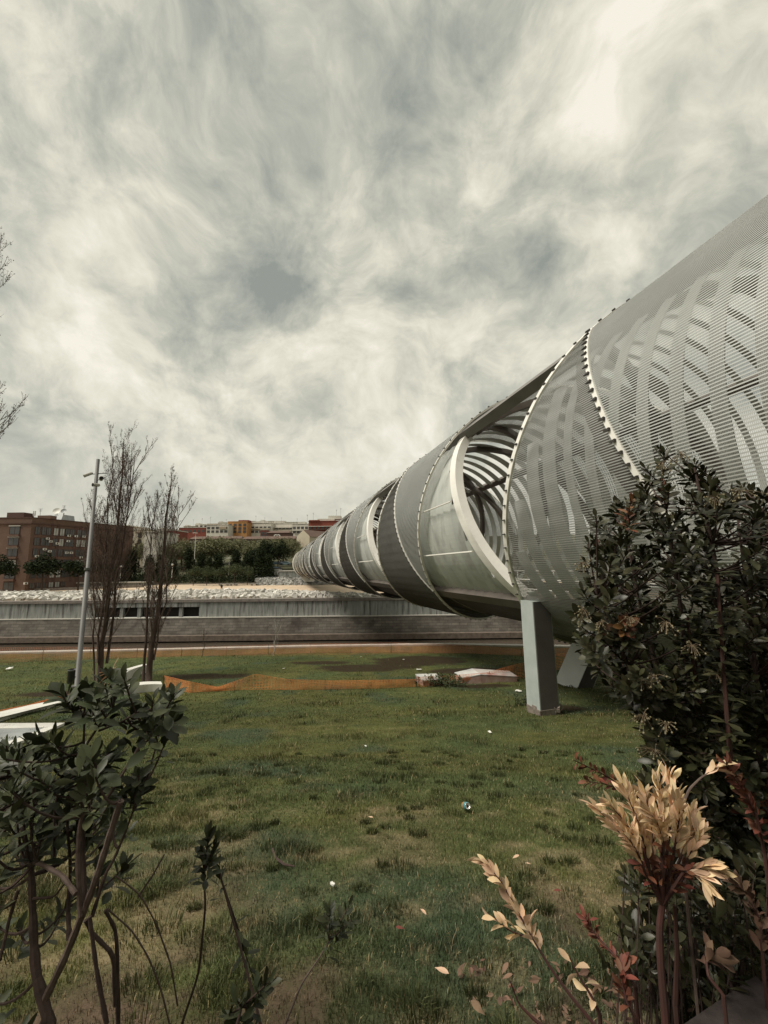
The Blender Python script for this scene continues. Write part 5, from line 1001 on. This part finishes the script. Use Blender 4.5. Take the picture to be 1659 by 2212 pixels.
stem([(560, 1560), (640, 1300), (700, 1200), (780, 1000), (860, 780)], 1.25, 1.35, .007, .003); stem([(420, 1700), (415, 1500), (430, 1250), (400, 900)], 1.3, 1.4, .009, .004); stem([(520, 1580), (560, 1660), (690, 1790), (700, 2100)], 1.2, 1.25, .006, .007)
stem([(110, 1400), (60, 1560), (30, 1700), (0, 1820)], 1.3, 1.25, .006, .005); stem([(200, 1450), (330, 1440), (400, 1350)], 1.3, 1.3, .005, .003); stem([(190, 1100), (205, 850), (200, 620), (190, 480)], 1.4, 1.5, .006, .003); stem([(330, 1200), (330, 900), (370, 700)], 1.35, 1.45, .005, .003)
stem([(840, 1440), (940, 1290), (1000, 1180)], 1.35, 1.42, .004, .003)
tips = [(670, 110), (640, 150), (760, 130), (700, 190), (520, 200), (480, 230), (380, 210), (430, 270), (400, 190), (560, 280), (930, 250), (1060, 200), (1000, 210), (860, 300), (1000, 300), (1050, 380), (900, 420), (960, 480), (1010, 480), (880, 360), (940, 400), (820, 330), (600, 230), (640, 300), (40, 520), (100, 540), (170, 500), (280, 520), (340, 520), (230, 480), (50, 650), (20, 600), (100, 600), (220, 580), (600, 560), (700, 600), (620, 640), (660, 560), (450, 620), (560, 600), (380, 650), (520, 680), (280, 780), (250, 740), (870, 740), (820, 800), (840, 700), (140, 930), (180, 960), (60, 1000), (350, 960), (420, 900), (560, 800), (300, 1000), (100, 1180), (220, 1160), (430, 1460), (760, 1250), (700, 880), (30, 880), (60, 780), (150, 860), (640, 720), (740, 760), (480, 1000), (250, 1080), (520, 1100)]
for z in tips:
    tip = at(*lz(*z), RNG.uniform(1.25, 1.5)); nd_ = np.array(nodes); src = nd_[np.argmin(np.linalg.norm(nd_ - tip + UP * .05, axis=1))]
    if np.linalg.norm(tip - src) > .02: tw.tube(bez(src, tip, UP * -.02, 6), np.linspace(.004, .0025, 6), 5, False)
    ax_ = (tip - src) / (np.linalg.norm(tip - src) + .03) + UP * .8 + RNG.normal(0, .25, 3); whorl(acc, tip, ax_, int(RNG.integers(9, 15)), RNG.uniform(.054, .08), .21, (.35, 1.5), .07)
cnt = 0
while cnt < 62:                                                               # inner leaves, denser to the lower left
    x, y = RNG.uniform(-500, 780), RNG.uniform(560, 2300)
    if RNG.random() > (1.0 if y < 1350 else .75 * float(ss(560, 150, x))) or (x > 620 and y > 1050): continue
    cnt += 1; tip = at(*lz(x, y), RNG.uniform(1.15, 1.65)); nd_ = np.array(nodes); src = nd_[np.argmin(np.linalg.norm(nd_ - tip + UP * .06, axis=1))]
    if np.linalg.norm(tip - src) > .28: continue
    if tip[2] < gz(tip[0], tip[1]) + .08: continue
    tw.tube(bez(src, tip, UP * -.03, 6), np.linspace(.005, .0025, 6), 5, False); whorl(acc, tip, UP + RNG.normal(0, .45, 3), int(RNG.integers(7, 13)), RNG.uniform(.055, .08), .2, (.4, 1.5), .09)
tw.build('stems', M['twig'], shl); twp.build('pale_stems', M['twig_pale'], shl); put(acc, 'foliage', M['leaf_left'], shl)
fl_ = at(*lz(672, 85), 1.36); b = MB()
for k in range(26): d = RNG.normal(size=3) * [.5, .5, .6]; b.tube([fl_, fl_ + d * .02, fl_ + d * .035 - UP * .008], .0014, 3, False)
b.build('flower_head', M['leaf_dry'], shl)

# thin sprouting plants between the shrubs
def sprout(zs, Ys, tipz, label, mat='leaf_left', stem_mat='twig', nleaf=26, ln=.06, r=.005, pixf=lz):
    P = pxline([pixf(*z) for z in zs], Ys, 16); g = P[0].copy(); g[2] = float(gz(g[0], g[1])) - .02; P = np.concatenate([[g], P]) if g[2] < P[0][2] else P
    t = thing('sprouting_plant', P[0].tolist(), label, 'plant'); b = MB(); b.tube(P, np.linspace(r, r * .55, len(P)), 6); acc = new()
    for z in tipz:
        tip = at(*pixf(*z), Ys[-1] + RNG.uniform(-.03, .03)); src = P[-1]; b.tube([src, (src + tip) / 2, tip], [r * .6, r * .5, r * .35], 5, False); whorl(acc, tip, tip - src + UP * .05, nleaf, ln, .19, (.25, 1.35), .09)
    b.build('stem', M[stem_mat], t); put(acc, 'foliage', M[mat], t); return t
sprout([(1110, 2200), (1210, 1900), (1250, 1500), (1240, 1290)], [1.55, 1.5, 1.46, 1.45], [(1270, 1060), (1230, 1140), (1310, 1110), (1290, 1190)], 'small leafy sprout on a pale stem, first right of the leggy shrub', nleaf=15, ln=.052)
sprout([(1600, 2280), (1545, 2050), (1450, 1700), (1345, 1330)], [1.35, 1.4, 1.45, 1.5], [(1335, 1250), (1480, 1720), (1530, 1900)], 'slanting dark stemmed sprout with few leaves beside the first small sprout', nleaf=10, ln=.05)
z4 = lambda x, y: ((900 + x / 1.185) * .5486, (2700 + y / 1.185) * .5486)
sprout([(265, 1578), (340, 1390), (430, 1260), (470, 1190)], [1.75, 1.8, 1.85, 1.9], [(470, 1040), (560, 1030), (450, 1110), (575, 1090), (520, 1150)], 'sprout with two leafy heads on a pale bent stem in the bottom middle', stem_mat='twig_pale', nleaf=11, ln=.058, pixf=z4)
sprout([(40, 1578), (60, 1500)], [1.3, 1.32], [(40, 1470), (150, 1430), (100, 1500), (190, 1380), (0, 1540)], 'low leafy sprout at the bottom edge beside the pale bent stem', nleaf=11, ln=.06, pixf=z4)

# dry shrubs and twigs
zd = lambda x, y: ((1800 + x / 1.3554) * .5486, (2900 + y / 1.3554) * .5486)
def dry_branch(acc, P, n, ln, wd, up=.55, start=.1):
    for k in range(n):
        f = start + (1 - start) * k / n; i_ = f * (len(P) - 1); p = np.array([np.interp(i_, np.arange(len(P)), P[:, c]) for c in range(3)]); T = P[min(len(P) - 1, int(i_) + 1)] - P[int(i_)]; T = T / (np.linalg.norm(T) + 1e-9); a = k * 2.4 + RNG.uniform(-.5, .5)
        o = np.cross(T, [math.cos(a), math.sin(a), .3]); d = T * up + o * RNG.uniform(.25, .6) + RNG.normal(0, .12, 3); acc[0].append(p); acc[1].append(d); acc[2].append(RNG.normal(size=3) + UP); l = ln * RNG.uniform(.7, 1.2); acc[3].append(l); acc[4].append(l * wd)
base_ = at(1428, 2200, 1.42); base_[2] = float(gz(base_[0], base_[1])) - .02
ds = thing('dry_shrub', base_.tolist(), 'dead shrub with a fan of pale beige dry leaves at lower right', 'shrub'); tw = MB(); acc, accr = new(), new()
P = pxline([zd(1110, 1480), (zd(1085, 1200)), zd(1080, 1010), zd(1095, 900)], [1.42, 1.42, 1.42, 1.42]); P = np.concatenate([[base_], P]); tw.tube(P, np.linspace(.012, .009, len(P)), 8); fork = P[-1]
P = pxline([zd(1165, 1430), zd(1175, 1150), zd(1160, 900)], [1.5, 1.47, 1.45]); g = P[0].copy(); g[2] = float(gz(g[0], g[1])) - .02; tw.tube(np.concatenate([[g], P]), np.linspace(.009, .005, len(P) + 1), 6)
for i_, (mid_, tip, n, dY) in enumerate((((1030, 720), (880, 250), 30, 0), ((990, 700), (760, 400), 26, .03), ((1000, 640), (800, 350), 24, -.03), ((1050, 700), (1000, 300), 24, .02), ((1090, 650), (1070, 240), 30, -.02), ((1120, 620), (1130, 220), 30, .04), ((1150, 650), (1180, 330), 28, 0), ((1180, 680), (1250, 420), 28, .05), ((1200, 700), (1290, 520), 24, .02), ((1230, 720), (1350, 700), 20, -.02), ((1040, 690), (930, 330), 26, .05), ((1100, 600), (1040, 420), 26, -.04), ((1210, 720), (1310, 780), 12, -.05), ((1000, 720), (860, 480), 18, -.04))):
    m_, e_ = at(*zd(*mid_), 1.42 + dY * .6), at(*zd(*tip), 1.42 + dY * 1.6); P = np.concatenate([bez(fork, m_, [0, 0, 0], 5), bez(m_, e_, [.01, 0, .005], 9)[1:]]); tw.tube(P, np.linspace(.006, .0018, len(P)), 5); dry_branch(acc, P[4:], int(n * 1.5), .062, .125, 1.0)
    dry_branch(accr, P[1:6], 7, .045, .17, .4)
tw.build('stems', M['twig_red'], ds); put(acc, 'dry_foliage', M['leaf_dry'], ds, .16, .5); put(accr, 'red_foliage', M['leaf_dry_red'], ds, .2, .3)
def dry_twig(zs, Ys, n, ln, mat, label, stem_mat='twig_red', r=.006, start=.1, up=.5, name='dry_twig', side=()):
    P = pxline([zd(*z) for z in zs], Ys, 18); g = P[0].copy(); g[2] = float(gz(g[0], g[1])) - .02; P = np.concatenate([[g], P]) if g[2] < P[0][2] - .01 else P
    t = thing(name, P[0].tolist(), label, 'twig'); b = MB(); b.tube(P, np.linspace(r, r * .3, len(P)), 6); acc = new(); dry_branch(acc, P, n, ln, .20, up, start)
    for zs2, n2 in side: P2 = pxline([zd(*z) for z in zs2], [Ys[-1]] * len(zs2), 8); b.tube(P2, np.linspace(r * .5, r * .2, 8), 5); dry_branch(acc, P2, n2, ln, .2, up, .1)
    b.build('stem', M[stem_mat], t); put(acc, 'dry_foliage', M[mat], t, .25, .45)
dry_twig([(760, 1570), (600, 1380), (480, 1210), (400, 1070), (320, 930), (230, 760), (140, 670)], [1.3, 1.33, 1.36, 1.38, 1.4, 1.42, 1.44], 44, .052, 'leaf_dry', 'slanting dead twig with pale beige leaves left of the dead shrub', start=.42, up=.7, side=((((400, 1080), (280, 1040), (190, 960)), 10),))
dry_twig([(480, 1570), (400, 1500), (330, 1430), (280, 1300)], [1.35, 1.36, 1.37, 1.38], 2, .03, 'leaf_dry_red', 'bare dark curved twig at the bottom edge left of the slanting dead twig', start=.8)
dry_twig([(1080, 480), (950, 330), (820, 220), (620, 125)], [1.9, 1.85, 1.8, 1.75], 34, .04, 'leaf_dry_red', 'thin twig with small red brown leaves pointing left over the lawn', start=.15, side=((((900, 290), (780, 250), (690, 240)), 14),))
dry_twig([(950, 1330), (850, 1180), (740, 1060), (680, 960)], [1.5, 1.55, 1.6, 1.62], 40, .035, 'leaf_dry_red', 'dark reddish dead spray left of the dead shrub stem', start=.1)
dry_twig([(950, 1500), (900, 1400), (880, 1300), (900, 1180)], [1.45, 1.46, 1.47, 1.5], 24, .045, 'leaf_dry_red', 'low clump of red brown dead leaves at the dead shrub foot', start=.2)
dry_twig([(760, 1480), (720, 1390), (650, 1280), (600, 1180)], [1.33, 1.34, 1.35, 1.36], 9, .05, 'leaf_dry', 'short twig with a few curled orange beige leaves beside the slanting dead twig', start=.2, up=.2)
dry_twig([(1420, 1380), (1340, 1280), (1330, 1200), (1370, 1160)], [1.38, 1.4, 1.42, 1.43], 9, .07, 'leaf_dry_grey', 'dull star of dead grey brown leaves beside the paving corner', start=.6, up=.3)
dry_twig([(1640, 1300), (1620, 1000), (1560, 850), (1480, 780)], [1.5, 1.52, 1.55, 1.56], 40, .05, 'leaf_dry_grey', 'greyish dead spray at the right edge below the dark shrub', start=.2)
dry_twig([(1640, 620), (1600, 420), (1520, 280), (1420, 130)], [1.62, 1.6, 1.6, 1.6], 60, .045, 'leaf_dry_red', 'red brown dead spray at the right edge against the dark shrub', start=.15)
dry_twig([(1180, 420), (1240, 280), (1300, 220), (1400, 160)], [1.6, 1.6, 1.6, 1.6], 4, .07, 'leaf_dry', 'single twig with two pale leaves above the dead shrub', stem_mat='twig_pale', start=.75, up=.9)
# low green growth under the dead shrub
acc = new(); gb = at(1500, 2080, 1.75); gb[2] = float(gz(gb[0], gb[1])); lg_ = thing('low_shrub', gb.tolist(), 'low dull green leafy growth around the dead shrub by the paving corner', 'shrub'); tw = MB()
for k in range(210):
    x, y, Y = RNG.uniform(880, 1900), RNG.uniform(620, 1350), RNG.uniform(1.55, 2.3); tip = at(*zd(x, y), Y); g = float(gz(tip[0], tip[1]))
    if tip[2] < g + .04 or tip[2] > g + .95: continue
    tw.tube(bez((tip[0] + RNG.uniform(-.1, .1), tip[1] + .05, g), tip, [0, 0, 0], 4), [.004, .0035, .003, .002], 4, False); whorl(acc, tip, UP + RNG.normal(0, .4, 3), 11, .065, .2, (.3, 1.45), .1)
tw.build('stems', M['twig'], lg_); put(acc, 'foliage', M['leaf'], lg_)
# weeds at the pier foot and at the small hatch
for nm, px, py, Yo, n_, rr, lb in (('weed_clump', 1140, 1522, -.15, 40, .3, 'weed clump growing at the foot of the near bridge pier'), ('weed_clump', 955, 1482, 0, 110, .5, 'dark bushy weed between the two concrete hatches')):
    p = hit(px, py); t = thing(nm, p.tolist(), lb, 'plant'); acc = new(); tw = MB()
    for k in range(n_):
        q = p + RNG.normal(0, 1, 3) * [rr, rr * .5, 0] + [0, Yo, RNG.uniform(.05, .45)]; tw.tube([(q[0], q[1], float(gz(q[0], q[1]))), q], [.006, .003], 3, False); whorl(acc, q, UP + RNG.normal(0, .4, 3), 8, .12, .2, (.3, 1.5), .1)
    tw.build('stems', M['twig'], t); put(acc, 'foliage', M['shrubleaf'], t)
# fallen leaves that can be told apart, and litter of leaves by the paving
def fallen(px, py, s, mat, label):
    p = hit(px, py); b = MB(); a = RNG.uniform(0, 6.28); leaves(b, [p + [0, 0, .05]], [[math.cos(a), math.sin(a) * .3, .1]], [UP], [s], [s * .2]); tag(b.build('fallen_leaf', M[mat], loc=p.tolist()), label, 'leaf', 'fallen leaves on the lawn')
for px, py, s, m_, lb in ((940, 2128, .07, 'leaf_dry', 'pale yellow fallen leaf at the bottom middle'), (1108, 1872, .06, 'leaf_dry', 'tan fallen leaf above the slanting dead twig tip'), (1295, 2012, .05, 'leaf_dry_red', 'orange fallen leaf left of the dead shrub stem'), (908, 1985, .045, 'leaf_dry', 'narrow straw coloured leaf in mid foreground grass'), (875, 2032, .05, 'leaf_dry_red', 'dark red fallen leaf in the foreground grass'), (1215, 1948, .05, 'leaf_dry_red', 'rusty fallen leaf right of the slanting dead twig'), (795, 1778, .05, 'leaf_dry', 'curled brown leaf left of the drink can'), (1135, 1885, .04, 'leaf_dry', 'small pale leaf near the tan fallen leaf')): fallen(px, py, s, m_, lb)
b = MB(); n_ = 520; P, Dv, Uv, Lv, Wv = [], [], [], [], []
for k in range(n_):
    x, y = RNG.uniform(.35, 2.6), RNG.uniform(1.2, 2.1); P.append((x, y, float(gz(x, y)) + RNG.uniform(.01, .07))); a = RNG.uniform(0, 6.28); Dv.append((math.cos(a), math.sin(a), RNG.uniform(-.2, .4))); Uv.append(UP + RNG.normal(0, .4, 3)); l = RNG.uniform(.03, .065); Lv.append(l); Wv.append(l * .2)
leaves(b, P, Dv, Uv, Lv, Wv); tag(b.build('leaf_litter', M['leaf_dry_grey']), 'dead leaves scattered on the ground around the dead shrub', 'leaf litter', kind='stuff')
sk = [hit(x, y) + [0, 0, .05] for x, y in ((588, 1850), (596, 1872), (614, 1888), (636, 1893))]; b = MB(); b.tube(np.array(sk), [.008, .009, .008, .004], 6); tag(b.build('fallen_stick', M['twig'], loc=sk[0].tolist()), 'curved fallen stick lying on the dry grass patch', 'stick')

# ------------------------------------------------------------------ grass
def BARE(x, y): return ss(0.53, 0.66, fbm(x * 2.9 + 7, y * 2.9 + 31, 3) + 0.10 * ss(2.6, 1.4, y) + 0.06 * ss(-.6, -1.6, x)) * ss(4.0, 1.5, y)
def grass(n, y0, y1, power, hmin, hmax, w, margin=.6):
    u = RNG.random(n); y = y0 + (y1 - y0) * u**power; x = RNG.uniform(-1, 1, n) * (y * 1.06 + margin); tint, soil, dry = lawn_tint(x, y)
    cl_ = fbm(x * 1.6 + 5, y * 1.9 + 3, 4); tuft = ss(.52, .66, fbm(x * 1.5 + 31, y * 2.1 + 17, 3)); keep = (RNG.random(n) > np.maximum(soil, BARE(x, y) * .75) * .92) & (RNG.random(n) > dry * .35) & ~(((np.stack([x, y], 1) - PAVE_P) @ PAVE_N) > -0.02) & (RNG.random(n) < np.clip((y1 - y) / 1.4, 0, 1)) & (RNG.random(n) < np.clip((y - y0) / 1.2, .0, 1) if y0 > 2 else True)
    x, y, tint, cl_, tuft, dry = x[keep], y[keep], tint[keep], cl_[keep], tuft[keep], dry[keep]; n = len(x); z = gz(x, y)
    h = (hmin + (hmax - hmin) * RNG.random(n)) * (.35 + .9 * cl_ + 1.5 * tuft) * (1 - .45 * dry); a = RNG.uniform(0, 2 * np.pi, n); ln_ = RNG.uniform(.15, .95, n) * h; lx_, ly_ = np.cos(a) * ln_, np.sin(a) * ln_; fa = RNG.uniform(0, np.pi, n); wx, wy = np.cos(fa) * w, np.sin(fa) * w
    p0 = np.stack([x - wx, y - wy, z - .01], 1); q0 = np.stack([x + wx, y + wy, z - .01], 1); p1__ = np.stack([x - wx * .7 + lx_ * .35, y - wy * .7 + ly_ * .35, z + h * .6], 1); q1__ = np.stack([x + wx * .7 + lx_ * .35, y + wy * .7 + ly_ * .35, z + h * .6], 1); tp = np.stack([x + lx_, y + ly_, z + h], 1)
    V = np.stack([p0, q0, p1__, q1__, tp], 1).reshape(-1, 3); k = np.arange(n)[:, None] * 5; straw = (RNG.random(n) < .08 + .45 * dry)[:, None]
    col = np.where(straw, np.array([.36, .285, .165]), tint * (1.4 - .5 * tuft[:, None])) * RNG.uniform(.75, 1.25, (n, 1))
    b = MB(); b.add(V, np.concatenate([k, k + 1, k + 3, k + 2], 1), np.concatenate([k + 2, k + 3, k + 4], 1), np.repeat(col, 5, 0)); return b
def clumps(b, n, y0, y1):
    y = y0 + (y1 - y0) * RNG.random(n)**1.2; x = RNG.uniform(-1, 1, n) * (y * 1.0 + .4); P, T_, C_ = [], [], []
    for cx, cy in zip(x, y):
        if ((np.array([cx, cy]) - PAVE_P) @ PAVE_N) > -.25: continue
        m = int(RNG.integers(60, 150)); r_ = RNG.uniform(.04, .15); a = RNG.uniform(0, 6.283, m); d = np.sqrt(RNG.random(m)) * r_; px, py = cx + np.cos(a) * d, cy + np.sin(a) * d * .8
        h = RNG.uniform(.05, .11) * RNG.uniform(.5, 1.2, m) * (1 - .5 * d / r_); z = gz(px, py); ln_ = h * RNG.uniform(.2, 1.0, m); w = .0016 + cy * .0003; fa = RNG.uniform(0, 3.14, m); wx, wy = np.cos(fa) * w, np.sin(fa) * w; lx_, ly_ = np.cos(a) * ln_, np.sin(a) * ln_
        V = np.stack([np.stack([px - wx, py - wy, z - .01], 1), np.stack([px + wx, py + wy, z - .01], 1), np.stack([px - wx * .7 + lx_ * .3, py - wy * .7 + ly_ * .3, z + h * .65], 1), np.stack([px + wx * .7 + lx_ * .3, py + wy * .7 + ly_ * .3, z + h * .65], 1), np.stack([px + lx_, py + ly_, z + h * .95], 1)], 1).reshape(-1, 3)
        k = np.arange(m)[:, None] * 5; c = np.array([.074, .084, .033]) * RNG.uniform(.7, 1.35) * RNG.uniform(.7, 1.3, (m, 1)); b.add(V, np.concatenate([k, k + 1, k + 3, k + 2], 1), np.concatenate([k + 2, k + 3, k + 4], 1), np.repeat(c, 5, 0))
    return b
tag(clumps(grass(230000, 1.0, 5.2, 1.2, .014, .045, .0019), 420, 1.5, 8.0).build('grass_near', M['blade']), 'green lawn grass with dry straw patches in the foreground', 'grass', kind='stuff').name = 'grass'
tag(grass(150000, 3.6, 13.5, 1.2, .02, .055, .004).build('grass', M['blade']), 'green lawn grass on the slope in mid distance', 'grass', kind='stuff')
tag(grass(80000, 11.3, 29.0, 1.1, .03, .07, .010).build('grass', M['blade']), 'green lawn grass on the far part of the lawn', 'grass', kind='stuff')
